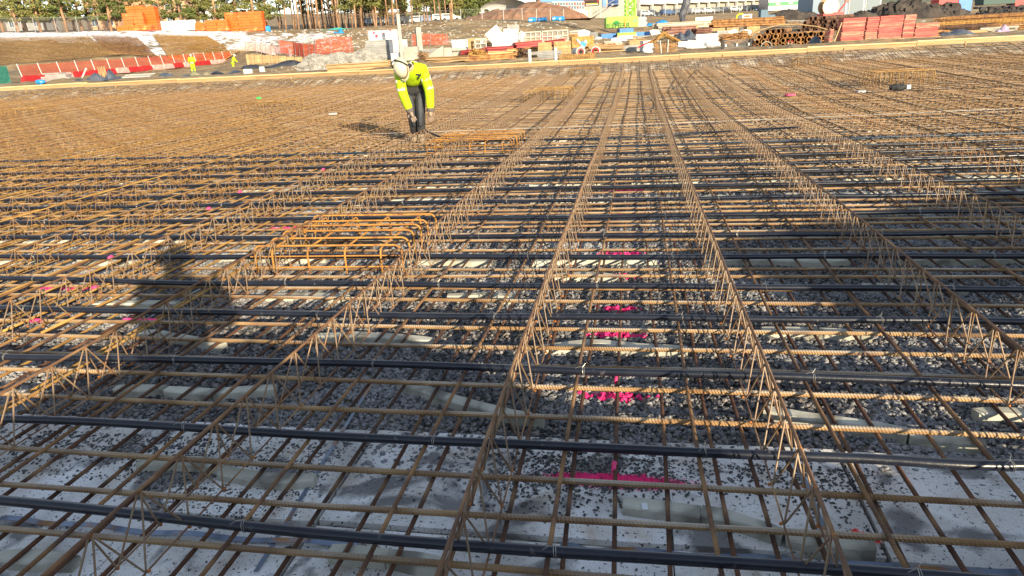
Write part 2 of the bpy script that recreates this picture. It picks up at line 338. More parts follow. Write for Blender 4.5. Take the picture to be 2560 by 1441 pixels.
# white insulation boards lying bare in front
def board_mat():
    m = bpy.data.materials.new('frosted_board'); m.use_nodes = True; N = m.node_tree.nodes; L = m.node_tree.links; b = N['Principled BSDF']; b.inputs['Roughness'].default_value = .8
    g = N.new('ShaderNodeNewGeometry')
    def no(sc, d=6, dis=0.): q = N.new('ShaderNodeTexNoise'); q.inputs['Scale'].default_value = sc; q.inputs['Detail'].default_value = d; q.inputs['Distortion'].default_value = dis; L.new(g.outputs['Position'], q.inputs[0]); return q.outputs[0]
    def mr(s, a, z, o=1.): q = N.new('ShaderNodeMapRange'); q.inputs[1].default_value = a; q.inputs[2].default_value = z; q.inputs[4].default_value = o; L.new(s, q.inputs[0]); return q.outputs[0]
    def mx(f, a, z):
        q = N.new('ShaderNodeMix'); q.data_type = 'RGBA'; L.new(f, q.inputs[0])
        if isinstance(a, tuple): q.inputs[6].default_value = (*a, 1)
        else: L.new(a, q.inputs[6])
        q.inputs[7].default_value = (*z, 1); return q.outputs[2]
    c = mx(mr(no(3), .4, .65), (.88, .88, .88), (.76, .74, .70))
    c = mx(mr(no(5, 3), .54, .70, .7), c, (.50, .38, .24)); c = mx(mr(no(1.7, 9, 1.2), .46, .66, .75), c, (.44, .42, .39))
    c = mx(mr(no(75, 8, .6), .62, .66), c, (.07, .068, .07))
    c = mx(mr(no(190, 4), .64, .68, .9), c, (.05, .05, .052))
    c = mx(mr(no(3.1, 11, .5), .545, .60, .8), c, (.10, .098, .10))
    vs = N.new('ShaderNodeVectorMath'); vs.operation = 'MULTIPLY_ADD'; vs.inputs[1].default_value = (1 / .23, 1 / .036, 0); vs.inputs[2].default_value = (.07 / .23, -2.15 / .036, 0); L.new(g.outputs['Position'], vs.inputs[0])
    vl = N.new('ShaderNodeVectorMath'); vl.operation = 'LENGTH'; L.new(vs.outputs[0], vl.inputs[0]); ma = N.new('ShaderNodeMath'); ma.operation = 'MULTIPLY_ADD'; ma.inputs[1].default_value = 1.6; L.new(no(45, 6), ma.inputs[0]); L.new(vl.outputs['Value'], ma.inputs[2])
    q = N.new('ShaderNodeMapRange'); q.inputs[1].default_value = 2.25; q.inputs[2].default_value = 1.75; L.new(ma.outputs[0], q.inputs[0]); c = mx(q.outputs[0], c, (.95, .05, .24))
    L.new(c, b.inputs['Base Color'])
    bp = N.new('ShaderNodeBump'); bp.inputs['Strength'].default_value = .5; bp.inputs['Distance'].default_value = .006; L.new(no(40), bp.inputs['Height']); L.new(bp.outputs[0], b.inputs['Normal'])
    return m
bm_ = board_mat()
nb = 0; xs_ = [-4.06, -2.86, -1.66, -1.06, .12, .745, 1.935, 3.1]
rows = [(.03, .60), (.63, 1.20), (1.23, 1.80), (1.83, 2.42)]
places = ['leftmost', 'second from the left', 'third from the left', 'narrow, left of the centre girder', 'narrow, right of the pink spray mark', 'second from the right', 'rightmost']
rown = ['hidden nearest row', 'row nearest the viewer', 'second row from the bottom', 'row half buried by gravel']
for j, (ya, yb) in enumerate(rows):
    for i in range(len(xs_) - 1):
        xa, xb = xs_[i] + .006, xs_[i + 1] - .006
        if i == 3: pass
        t = MB().box(((xb - xa) / 2, (yb - ya) / 2, -.03 + .002 * ((i * 7 + j * 3) % 3)), (xb - xa, yb - ya, .058))
        tag(t.build('insulation_board', bm_, loc=(xa, ya + .01 * math.sin(i * 2.3), 0), rz=.008 * math.sin(i * 3 + j)), 'white board, ' + places[i] + ', in the ' + rown[j], 'insulation board', 'white insulation boards on the ground')

# ------------------------------------------------------------------ reinforcement
def wob(t, amp, seed):
    r = np.random.default_rng(abs(seed)); out = 0 * t
    for k in range(1, 5): out = out + amp / k * np.sin(t * (.55 * k + r.uniform(0, .3)) + r.uniform(0, 6.28))
    return out
TUBES = [1.635, 2.20, 2.80, 3.45, 3.95, 4.58, 5.13, 5.76, 6.42, 7.02, 7.60, 8.2, 8.75, 9.35, 9.98]
LEFTD = [.05, -.04, .03, .03, .16, .06, .1, .08, .1, -.1, .1, .15, .2, .3, .45]       # drift of each tube at its left end
# crossbars
cy = 1.81 - .2215 * 6; k = 0; n = 0
while cy < YEND - .15:
    y = cy; cy += .2215 if k % 7 else .225; k += 1
    xa, xb = xl(y) - .9, xr(y) + .8; near = y < 4.3
    if near: seg = .0062 if y > 1.3 else .02
    else: seg = .25 if y < 12 else 1.2
    X = np.arange(xa, xb, seg); a = .004 + .0006 * y
    P = np.c_[X - xa, wob(X, a, k) + rng.normal(0, .003) * (X - xa), zs(y) + .066 + wob(X, .003, k + 99)]
    P[:, 1] -= .012 * np.clip(-X - 1, 0, 5) * (1 if y < 4 else 0) * -1
    t = MB().tube(P, .0103, 8 if near else (6 if y < 12 else 4), rib=.0015 if near and y > 1.3 else 0, pitch=.0125)
    n += 1
    tag(t.build('crossbar', cross_m, loc=(xa, y, 0), smooth=not near), 'thick ribbed crossbar with pale rime on top, %s counting from the bottom of the photo' % ordw(n), 'crossbar', 'ribbed crossbars of the lower mat')
# lengthwise bars and girders, bay by bay
TR = {-3: -2.5 + .01, -2: -1.45, -1: -.47, 0: .49, 1: 1.47}
def trx(k): return TR.get(k, .49 + .985 * k + (.0 if k > -3 else .0))
KL, KR = -36, 20
def girder_name(k):
    return ('%s lattice girder to the %s of the pink spray marks' % (ordw(k + 1) if k >= 0 else ordw(-k), 'right' if k >= 0 else 'left'))
def bay_name(k):
    if k == -1: return 'in the bay with the pink spray marks'
    return 'in the %s bay %s of the pink marks' % ((ordw(k + 1), 'right') if k >= 0 else (ordw(-k - 1), 'left'))
farL = {}
def ystart(x): return max(.35, (-x - .9) / 1.06 - 1.5 if x < 0 else (x - .9) / .52 - 1.5)
for kk in range(KL, KR):
    x0 = trx(kk); 
    for kind, offs, r, z, nm in (('low', [.08 + .165 * j for j in range(6)], .0078, .046, 'low'), ('up', [.235, .70], .0078, .085, 'upper')):
        for j, of in enumerate(offs):
            x = x0 + of + rng.normal(0, .012); y0 = ystart(x)
            if y0 > YEND - 1 or (kind == 'low' and (kk < -30 or kk > 16)): continue
            near = abs(x) < 3.2
            Y = np.r_[np.arange(y0, 5, .05 if near else .5), np.arange(max(5, y0), 27.5, 1.3), 28, 28.5, 29, 29.5, YEND - .1]; Y = np.unique(Y[Y >= y0])
            P = np.c_[wob(Y, .010 + (.006 if x < -2.6 else 0), kk * 11 + j) + rng.normal(0, .0035) * (Y - 2), Y - y0, zs(Y) + z + wob(Y * 3, .0015, j)]
            m_ = (gold_m if (x < -2.6 and j % 2) else low_m) if kind == 'low' else (gold_m if j and x < -2.4 else up_m)
            t = MB().tube(P, r, 8 if near else 5)
            side = {0: 'first', 1: 'second', 2: 'third', 3: 'fourth', 4: 'fifth', 5: 'sixth'}[j]
            tag(t.build('lengthwise_bar', m_, loc=(x, y0, 0), smooth=True),
                ('low rusty bar, %s from left %s' if kind == 'low' else 'upper rusty bar, %s from left %s') % (side, bay_name(kk)),
                'lengthwise bar', 'lower lengthwise bars' if kind == 'low' else 'upper lengthwise bars')
# doubled bars lying in bundles on the left
for i in range(26):
    x = -3.0 - .31 * i + rng.normal(0, .03); y0 = max(2.95, ystart(x) + .4) + rng.uniform(-.1, .25) if i < 9 else ystart(x)
    Y = np.arange(y0, y0 + 7 + i * .2, .6); t = MB()
    P = np.c_[wob(Y, .014, i + 500) + .008 * (Y - y0), Y - y0, zs(Y) + .088 + 0 * Y]
    t.tube(P, .0082, 7)
    tag(t.build('lap_bar', gold_m, loc=(x, y0, 0), smooth=True), 'golden lap bar, %s from the right, left of the viewer shadow' % ordw(i + 1), 'lap bar', 'golden lap bars on the left')
def girder(seed, y0, y1, near):
    r = np.random.default_rng(abs(seed)); p = .2; K = int((y1 - y0) / p); h = .205; w_ = .052
    yj = y0 + p * np.arange(K + 1); dx = wob(yj, .012 if not near else .006, seed); zz = zs(yj)
    out = {}
    yy = np.arange(y0 - .06, y1, .1 if near else .8)
    out['top_chord'] = MB().tube(np.c_[np.interp(yy, yj, dx), yy, zs(yy) + .086 + h + wob(yy, .003, seed + 3)], .0062 if near else .0058, 7 if near else 4)
    ch = []; la = []
    for s in (-1, 1):
        ch.append(MB().tube(np.c_[np.interp(yy, yj, dx) + s * w_, yy, zs(yy) + .088], .0032, 5 if near else 3))
        P = []
        for i in range(K):
            ya = yj[i]; 
            P.append((dx[i] + s * .006, ya, zz[i] + .082 + h)); P.append((dx[i] + s * (w_ - .003), ya + p / 2 + r.normal(0, .004), zz[i] + .085))
        q = MB(); P = np.array(P)
        if near:   # each leg rounded at the bends
            Q = []
            for i in range(len(P)):
                for u in (-.06, 0, .06):
                    jn = i + (1 if u > 0 else -1)
                    if 0 <= jn < len(P): Q.append(P[i] + (P[jn] - P[i]) * abs(u))
                    elif u == 0: Q.append(P[i])
            P = np.array(Q)
        for a in range(0, len(P) - 1, 1): q.tube(P[a:a + 2], .0033 if near else .0025, 5 if near else 3, cap=False)
        la.append(q)
    out['bottom_chord'] = ch; out['lacing_wire'] = la
    return out
cache = {}; lace_far = mat('lacing_rust', (.13, .065, .03), (.28, .16, .07), 6, .8, rnd=.2)
for kk in range(KL, KR):
    x = trx(kk); y0 = ystart(x); near = -4 <= kk <= 2
    if y0 > YEND - 4: continue
    ys = .35 if near else math.floor(y0)
    key = kk if near else (ys, kk % 3)
    rt = root('lattice_girder', (x, ys, 0), 0, 'rusty zigzag ' + girder_name(kk), 'lattice girder', 'lattice girders standing on the lower mat')
    if key not in cache:
        g = girder(kk * 3 + 1, ys, YEND - 1.6, near); cache[key] = []
        topm = chord_m if near else (rust_tan if kk % 3 else rust_gold)
        for nm, q in [('top_chord', g['top_chord'])] + [('bottom_chord', c) for c in g['bottom_chord']] + [('lacing_wire', c) for c in g['lacing_wire']]:
            for v in q.v: v[:, 1] -= ys
            o = q.build(nm, (strut_grey if near else lace_far) if nm == 'lacing_wire' else topm, rt); cache[key].append(o)
        if near:
            q = MB()
            for yy in np.arange(ys, 6, .2):
                for s in (-1, 1): q.blob((s * .052, yy + .1 - ys, .088), .0062, n=6, seed=int(yy * 100))
                q.blob((wob(np.array([yy]), .006, kk * 3 + 1)[0], yy - ys, .288), .0068, n=6, seed=int(yy * 90))
            q.build('weld_spots', weld_rust, rt, kind='stuff')
    else:
        for c in cache[key]:
            o = c.copy(); COL.objects.link(o); o.parent = rt
# black tubes with their tie wires
tie = MB(); a = np.linspace(0, 6.6, 14); tie.tube(np.c_[.002 * a / 3 + .001 * np.sin(a * 2), .0195 * np.cos(a), .0195 * np.sin(a)], .0011, 4)
tie.tube([(.0, .0, .0195), (.012, .01, .034), (.020, .03, .028)], .0009, 4); tie.tube([(.0, .0, .0195), (-.01, -.012, .03), (-.03, -.018, .022)], .0009, 4)
a = np.linspace(0, 6.2, 14); tie.tube(np.c_[.006 + .002 * a / 3, .0205 * np.cos(a), .020 * np.sin(a) - .002], .0011, 4)
tie_me = tie.build('tie_wire', wire_m); tie_mesh = tie_me.data; bpy.data.objects.remove(tie_me)
for i, y in enumerate(TUBES):
    xa, xb = xl(y) - 1.0, xr(y) + .9
    X = np.arange(xa, xb, .1); t_ = np.clip((-X) / (-xl(y)), 0, 1)
    P = np.c_[X - xa, LEFTD[i] * t_ ** 2 + wob(X * 1.5, .012, i + 40) + (.03 * np.clip(X, 0, 9) if y > 7.5 else 0) + (-.015 * np.exp(-((X - 1.1) / .25) ** 2) * 2 if i == 1 else 0), zs(y) + .113 + wob(X * 2, .003, i)]
    rt = MB().tube(P, .0172 if y < 9.2 else .014, 16 if y < 5 else 10).build('black_conduit', tube_m if y < 9.5 else bluetube_m, loc=(xa, y, 0), smooth=True)
    tag(rt, 'black plastic conduit across the mat, %s counting from the bottom of the photo' % ordw(i + 1) if y < 9.5 else 'thin dark blue conduit beyond the last black ones' if i == 14 else '', 'conduit', 'plastic conduits tied over the mat')
    if i > 13: rt['label'] = 'dark blue conduit farthest from the viewer, level with the bent worker'
    if y < 7:
        for kk in range(-9, 5):
            for of in (.235, .70):
                x = trx(kk) + of + .01
                if xa + .3 < x < xb - .3 and (kk * 2 + (of > .5) + i) % 2 == 0:
                    o = link('tie_wire', tie_mesh, rt, (x - xa, float(np.interp(x - xa, P[:, 0], P[:, 1])), float(np.interp(x - xa, P[:, 0], P[:, 2]))), rng.normal(0, .25))
# rime patches: cut tape and pink sleeves
for q, (x, y, z, l) in enumerate([(-.066, 2.19, .046, .05), (-.07, 2.85, .046, .12), (-.09, 3.35, .046, .06)]):
    pass
def sleeve(x, y, z, l, label):
    o = MB().tube([(0, -l / 2, 0), (0, l / 2, 0)], .0104, 8).build('paint_mark', pink, loc=(x, y, z), smooth=True); tag(o, label, 'paint mark', 'pink paint marks sprayed on bars')
sleeve(-.068, 2.17, .046, .05, 'short pink sprayed band on a low bar beside the nearest pink mark')
sleeve(-.078, 2.88, .046, .09, 'pink sprayed band on a low bar behind the second pink mark')
# red tips at girders on the left
for i, (px, py) in enumerate([(277, 645), (522, 522), (600, 480), (808, 424)]):
    x, y = G(px, py, .29); k = round((x - .49) / .985); 
    o = MB().blob((0, 0, 0), .016, sq=(1, 1.6, .9), n=8).build('paint_mark', pink, loc=(x, y, .292)); tag(o, 'red paint dab on a girder top, %s of four running back on the left' % ordw(i + 1), 'paint mark', 'red paint dabs on a girder')
for i, (px, py, L_, c) in enumerate([(350, 795, .22, 0), (88, 796, .07, 0), (235, 714, .05, 0)]):
    x, y = G(px, py, .085)
    o = MB().tube([(-L_ / 2, 0, 0), (L_ / 2, 0, 0)], .0125, 8).build('paint_mark', pink, loc=(x, y, .070)); tag(o, ['long', 'middling', 'shortest'][i] + ' pink sprayed stretch of a crossbar at the left edge', 'paint mark', 'pink paint marks sprayed on bars')
# string line
a, bq = W(930, 335, 12.2), W(2620, 268, 10.5)
t = MB().tube([(0, 0, 0), tuple((bq - a) / 2 + [0, 0, -.02]), tuple(bq - a)], .003, 5).build('string_line', white, loc=a); tag(t, 'taut pale string line across the mat from the bent worker to the right', 'string line')

# concrete spacers
def spacer(P2, idx, label, z=.036, wdt=.062, cracks=2, group=None):
    P2 = np.array(P2); L = np.r_[0, np.cumsum(np.linalg.norm(np.diff(P2, axis=0), axis=1))]
    rt = root('concrete_spacer', (*P2[0], float(zs(P2[0][1]))), 0, label, 'concrete spacer', group)
    cuts = np.linspace(0, L[-1], cracks + 1); cuts[1:-1] += rng.uniform(-.04, .04, max(0, cracks - 1)) * L[-1]
    for s in range(cracks):
        u = np.linspace(cuts[s] + .0015, cuts[s + 1] - .0015, 6); c = np.c_[np.interp(u, L, P2[:, 0]), np.interp(u, L, P2[:, 1])] - P2[0]
        d = np.gradient(c, axis=0); d /= np.linalg.norm(d, axis=1)[:, None]; nrm = np.c_[-d[:, 1], d[:, 0]]; ww = wdt / 2 * (1 + .07 * rng.normal(size=6)) * (1 if idx >= 0 else 1)
        if s == 0: ww[0] *= .8
        if s == cracks - 1: ww[-1] *= .7
        V = []; off = rng.normal(0, .003)
        for k in range(6):
            for sd, hz in ((-1, -.02), (-1, z - .006), (-.8, z), (.8, z), (1, z - .006), (1, -.02)):
                q = c[k] + nrm[k] * ww[k] * sd; V.append((q[0], q[1] + off, hz + (.003 if s % 2 else 0)))
        f = [(k * 6 + j, k * 6 + j + 1, k * 6 + 7 + j, k * 6 + 6 + j) for k in range(5) for j in range(5)] + [(0, 1, 2, 3, 4, 5), (35, 34, 33, 32, 31, 30)]
        MB().add(V, f).build('segment', conc, rt)
    return rt
SP = [([(0, 1385), (60, 1386), (190, 1398)], 'smooth grey spacer at the bottom left corner, rounded at its right end', 1),
 ([(345, 1153), (440, 1150), (540, 1155), (560, 1165)], 'pale spacer lying at the edge of the gravel on the left', 1),
 ([(550, 1175), (640, 1190), (720, 1195), (790, 1192)], 'pale boat-shaped spacer just right of the one at the gravel edge', 2),
 ([(288, 968), (350, 969), (414, 968)], 'narrow grey spacer left of the damp stained one', 1),
 ([(416, 970), (480, 975), (540, 978), (690, 968)], 'damp stained spacer on the gravel at mid left', 2),
 ([(1000, 955), (1060, 972), (1110, 990), (1200, 1015), (1280, 1035), (1360, 1045)], 'S-shaped cracked spacer left of the centre girder', 2),
 ([(1557, 1252), (1650, 1262), (1750, 1275), (1850, 1298), (1960, 1335)], 'grey-green cracked spacer with a clear tape patch on the white boards', 2),
 ([(1962, 1338), (2060, 1348), (2190, 1362)], 'dark wet spacer on the boards ending at the red scrap', 1),
 ([(1910, 1020), (1990, 1035), (2080, 1048), (2180, 1062), (2270, 1078)], 'sunlit pointed spacer on the gravel at the right', 2),
 ([(2272, 1080), (2360, 1092), (2465, 1105)], 'shaded spacer trailing off the sunlit pointed one', 1),
 ([(822, 1375), (900, 1382), (1000, 1392), (1110, 1412)], 'grey spacer lying on the boards left of the centre girder foot', 2),
 ([(328, 832), (380, 828), (430, 838), (500, 850), (560, 860)], 'half-sunlit spacer with a pointed left end', 2),
 ([(790, 838), (900, 835), (1000, 843), (1080, 850)], 'shaded grey spacer left of the centre girder at mid height', 2),
 ([(1355, 868), (1480, 852), (1600, 866), (1720, 872)], 'sunlit spacer with pink spray across its middle', 2),
 ([(1905, 822), (2000, 823), (2090, 828), (2182, 834)], 'square-ended sunlit spacer right of the second girder', 2),
 ([(215, 757), (330, 755), (445, 757)], 'bright spacer left of the viewer shadow', 2),
 ([(655, 737), (760, 735), (870, 742)], 'spacer inside the shadow below the orange cage', 2),
 ([(1118, 738), (1210, 735), (1290, 742)], 'sunlit spacer below the conduit left of the centre girder', 2),
 ([(1385, 688), (1470, 682), (1545, 690)], 'short sunlit spacer between the centre girders', 1),
 ([(2155, 712), (2280, 712), (2420, 722)], 'pale spacer half in shadow under the third girder', 2),
 ([(2438, 1028), (2500, 1025), (2600, 1032)], 'sunlit spacer cut by the right edge of the photo', 1)]
for i, (pp, lb, c) in enumerate(SP):
    P = [G(x, y, .034) for x, y in pp]; u = np.linspace(0, 1, 12)
    P = np.array(P); t0 = np.linspace(0, 1, len(P)); P = np.c_[np.interp(u, t0, P[:, 0]), np.interp(u, t0, P[:, 1])]
    spacer(P, i, lb, cracks=c, wdt=.062)
j = 0
for row, y in enumerate([4.75, 5.45, 6.15, 6.9, 7.7, 8.5, 9.4, 10.4, 11.5]):
    x = xl(y) + .4 + rng.uniform(0, .5); jj = 0
    while x < xr(y):
        l = rng.uniform(.55, .95); u = np.linspace(0, l, 8); yy = y + rng.normal(0, .06) + .03 * np.sin(u * 7 + rng.uniform(0, 6)) + rng.normal(0, .05) * u; j += 1; jj += 1
        spacer(np.c_[x + u, yy], j, 'pale spacer, %s from the left in the %s spacer row beyond the viewer shadow' % (ordw(jj), ordw(row + 1)), cracks=1, group='far concrete spacers under the mat', wdt=.07); x += l + rng.uniform(.2, .7)
# steel tapes and scraps near the viewer
tapem = mat('steel_band', (.18, .23, .32), (.30, .15, .06), 8, .35, 0, metal=.5, lo=.5, hi=.62)
def band(pp, label, w_=.022, z=.006, wave=.0):
    P = np.array([G(x, y, z) for x, y in pp]); u = np.linspace(0, 1, 24); t0 = np.linspace(0, 1, len(P)); P = np.c_[np.interp(u, t0, P[:, 0]), np.interp(u, t0, P[:, 1])]
    o0 = P[0].copy(); P = P - o0; d = np.gradient(P, axis=0); d /= np.linalg.norm(d, axis=1)[:, None]; n_ = np.c_[-d[:, 1], d[:, 0]]
    V = []
    for k in range(24):
        zz = z + wave * (1 + math.sin(k * 1.1)); q = n_[k] * w_ / 2
        V += [(P[k][0] - q[0], P[k][1] - q[1], zz), (P[k][0] + q[0], P[k][1] + q[1], zz + .002), (P[k][0] + q[0], P[k][1] + q[1], zz + .0032), (P[k][0] - q[0], P[k][1] - q[1], zz + .0012)]
    f = [(k * 4 + a, k * 4 + (a + 1) % 4, k * 4 + 4 + (a + 1) % 4, k * 4 + 4 + a) for k in range(23) for a in range(4)]
    tag(MB().add(V, f).build('steel_band', tapem, loc=(*o0, 0)), label, 'steel band')
band([(0, 1300), (120, 1310), (330, 1330), (520, 1345), (760, 1360), (900, 1362)], 'rusty blue wavy steel band across the boards at the left', wave=.006)
band([(1400, 1370), (1480, 1378), (1700, 1390), (1950, 1405), (2150, 1420), (2560, 1436)], 'rusty blue wavy steel band along the bottom right boards', wave=.006)
band([(930, 960), (880, 1040), (800, 1170), (720, 1300), (640, 1430)], 'bluish steel band running away left of the centre girder', w_=.016)
band([(2020, 690), (1985, 1140), (2050, 1300), (2090, 1420)][1:], 'brown steel band running away under the right girder', w_=.018)
band([(560, 690), (380, 790), (240, 890), (60, 990)], 'grey steel band running away at the left', w_=.016, z=.03)
redscrap = mat('red_printed_film', (.70, .03, .03), (.85, .8, .78), 60, .5, lo=.5, hi=.56)
for i, (px, py, sx, rz_, lb) in enumerate([(2147, 1325, .04, -.2, 'red and white printed film scrap left of the girder bar'), (2197, 1347, .022, -.8, 'small red and white film scrap right of the bar')]):
    x, y = G(px, py, .02); q = MB(); g = [(u * sx * .5, v * .011, .012 + .006 * math.sin(u * 3 + v * 2)) for v in (-1, 0, 1) for u in (-1, -.4, .3, 1)]
    q.add(g, [(a * 4 + c, a * 4 + c + 1, a * 4 + c + 5, a * 4 + c + 4) for a in range(2) for c in range(3)]); tag(q.build('film_scrap', redscrap, loc=(x, y, 0), rz=rz_), lb, 'film scrap')
o = MB().box((0, 0, 0), (.02, .035, .0015)).build('clear_tape', mat('clear_tape_mat', (.6, .62, .62), None, rough=.15), loc=(*G(1612, 1262, .045), .0385), rz=.1); tag(o, 'clear tape patch stuck on the grey-green cracked spacer', 'tape patch')
o = MB().blob((0, 0, 0), .016, sq=(1.3, 1, .6), n=8, jit=.12).build('stone', dirt, loc=(*G(722, 1374, .01), .008)); tag(o, 'single dark stone on the white boards left of the grey spacer', 'stone')

# bent rebar cages
def ubar(x0, x1, z0, z1, r=.05):
    P = [(x0, 0, z0)]
    for a in np.linspace(math.pi, math.pi / 2, 5): P.append((x0 + r + r * math.cos(a), 0, z1 - r + r * math.sin(a)))
    for a in np.linspace(math.pi / 2, 0, 5): P.append((x1 - r + r * math.cos(a), 0, z1 - r + r * math.sin(a)))
    P.append((x1, 0, z0)); return np.array(P)
def cage(x, y, L_, D_, label, nU=6, nV=4, r=.0078, h=.255, rows=True, m_=rust_orange):
    rt = root('rebar_cage', (x, y, float(zs(y))), rng.normal(0, .02), label, 'rebar cage', 'bent rebar cages standing in the mat')
    sd = 6 if y < 7 else 4
    for i in range(nU):
        P = ubar(rng.normal(0, .03), L_ + rng.normal(0, .02), .05, h + rng.normal(0, .006)); P[:, 1] = i * D_ / (nU - 1) + rng.normal(0, .01)
        MB().tube(P, r, sd).build('hoop', m_, rt, smooth=True)
    for i in range(nV):
        P = ubar(0, D_ + .06, .05, h - .022); Q = P[:, [1, 0, 2]].copy(); Q[:, 0] = L_ * (i + .5) / nV + rng.normal(0, .02); Q[:, 1] -= .03
        MB().tube(Q, r * .95, sd).build('cross_hoop', m_, rt, smooth=True)
    if rows:
        for zz in (.10, .18): 
            MB().tube([(-.03, -.035, zz), (L_ + .04, -.03, zz + .004)], r * .8, 5).build('tie_bar', m_, rt)
    return rt
cage(-2.66, 4.40, 1.06, .92, 'bright orange bent rebar cage beside the viewer shadow, nearest of all')
cage(-3.0, 10.0, 1.25, 1.1, 'orange rebar cage right beside the bent worker', 7, 5, .007, h=.25, m_=rust_orange)
def cageAt(px0, px1, py, label, z=.3, D_=1.0, h=.31, nU=5, m_=rust_tan, nV=6):
    y = 20.
    for _ in range(12): y = float(np.clip(G((px0 + px1) / 2, py, float(zs(y)) + h)[1], 5, 26.5))
    rx_ = lambda px: (lambda v: v[0] / v[1] * y)(G(px, py, float(zs(y)) + h))
    cage(rx_(px0), y, abs(rx_(px1) - rx_(px0)), D_, label, nU, nV, .009, h, False, m_)
cageAt(565, 692, 262, 'rusty rebar cage left of the worker with a green tool inside', D_=1.6)
cageAt(1312, 1418, 226, 'rusty rebar cage right of the worker, in front of the girder row', D_=1.4, h=.36, nV=9)
cageAt(1425, 1495, 172, 'small rusty rebar cage near the far timber edge', D_=1.2, h=.38)
cageAt(2188, 2340, 178, 'long rusty rebar cage far right on the mat', D_=1.2, h=.44, nU=5, nV=14)
cageAt(1992, 2078, 140, 'rusty rebar cage by the far timber edge at the right', D_=1.0, h=.36, nV=9)
cageAt(-40, 62, 276, 'rusty rebar cage cut by the left edge of the photo', D_=1.4)
# small things lying on the mat
p = G(2240, 250, .12); rt = root('tool_bag', (*p, .30), .2, 'black tool bag with a white label lying on the far right bars', 'tool bag')
MB().blob((0, 0, .06), .13, sq=(1.4, .7, .55), n=10, jit=.08, seed=4).build('bag', dark, rt); MB().box((.2, -.02, .06), (.08, .07, .08)).build('label_patch', white, rt)
p = G(648, 254, .2); o = MB().blob((0, 0, 0), .07, sq=(1.6, .8, .8), n=8, jit=.1, seed=2).build('green_tool', mat('green_plastic', (.02, .5, .1)), loc=(*p, .3)); tag(o, 'small green hand tool inside the left rebar cage', 'tool')
for i, (px, py) in enumerate([(833, 290), (2150, 235), (1975, 243)]):
    p = G(px, py, .1); o = MB().box((0, 0, 0), (.2, .12, .04), rz=.4).build('paper_scrap', whitefoil if i < 2 else pink, loc=(*p, .15)); tag(o, ['white paper scrap on the mat left of the worker', 'white paper scrap on the mat beside the black tool bag', 'pink scrap on the mat left of the black tool bag'][i], 'scrap')
# loose lap bars in the far middle, seen as dark lines
for i, (a, bq) in enumerate([((1750, 165), (1790, 300)), ((1700, 175), (1715, 250)), ((1570, 180), (1555, 215)), ((1520, 185), (1480, 220)), ((1820, 170), (1850, 215)), ((1900, 180), (2000, 250)), ((1630, 200), (1640, 255)), ((2050, 165), (2180, 225))]):
    p = G(*a, .55) ; q = G(*bq, .3); p[1] = min(p[1], 28.5); P = [(0, 0, 0), (q[0] - p[0] + .05, (q[1] - p[1]) / 2, -.08 * 1), (q[0] - p[0], q[1] - p[1], float(zs(q[1]) - zs(p[1])))]
    o = MB().tube(P, .009, 5).build('loose_bar', rust_dark, loc=(*p, float(zs(p[1])) + .12)); tag(o, 'dark loose bar lying on the far mat, %s from the left' % ordw([3, 5, 2, 1, 6, 7, 4, 8].index(i + 1) + 1 if False else i + 1), 'loose bar', 'loose dark bars on the far mat')
#BACKGROUND
# ------------------------------------------------------------------ the surroundings
CP = []                     # ground control points (world)
SNAP = []; CTL = [True]
def place(px0, px1, pt, pb, d, ctl=True):
    p = W((px0 + px1) / 2, pb, d)
    if ctl and CTL[0]: CP.append(p); SNAP.append(p)
    return p, (px1 - px0) * d / F, (pb - pt) * d / F
for q in [(60, 208, 54), (300, 185, 62), (580, 160, 80), (420, 186, 52), (640, 178, 50), (0, 107, 85), (350, 101, 93), (560, 118, 90), (330, 140, 76), (120, 160, 68),
          (0, 83, 108), (300, 78, 108), (500, 76, 110), (700, 75, 112), (900, 71, 115), (660, 110, 92), (700, 148, 75), (850, 128, 72), (860, 92, 95), (1000, 122, 70), (1000, 78, 105), (1180, 112, 76),
          (1100, 52, 115), (1170, 50, 120), (1300, 50, 125), (1430, 52, 135), (1300, 66, 100), (1180, 78, 98), (1550, 103, 88), (1500, 78, 118), (1650, 85, 100), (1460, 46, 165), (1620, 46, 185),
          (1900, 29, 230), (2040, 38, 190), (1700, 60, 150), (1950, 50, 150), (2100, 52, 110), (2300, 50, 112), (2500, 42, 110), (1800, 88, 62), (2300, 74, 60), (2560, 66, 60), (1250, 130, 60), (1550, 125, 55), (1800, 112, 50),
          (1500, 110, 80), (1600, 108, 80), (1550, 112, 74), (1520, 106, 92), (1600, 105, 92), (1640, 110, 72), (1720, 104, 66), (900, 172, 42), (1300, 152, 42), (1700, 122, 40), (-300, 230, 45), (-400, 100, 110), (2900, 60, 60), (3000, 30, 140), (200, 78, 150), (-300, 82, 160), (600, 68, 170), (900, 60, 170), (1050, 50, 170),
          (1200, 40, 240), (1500, 28, 260), (1800, 12, 330), (2300, 20, 260), (2800, 0, 330), (400, 55, 300), (900, 45, 320), (-200, 60, 300)]: CP.append(W(*q))
for x in range(-60, 40, 8): CP.append(np.array([x, 30.8, .62])); CP.append(np.array([x, 33., .72])); CP.append(np.array([x, 26, .1]))

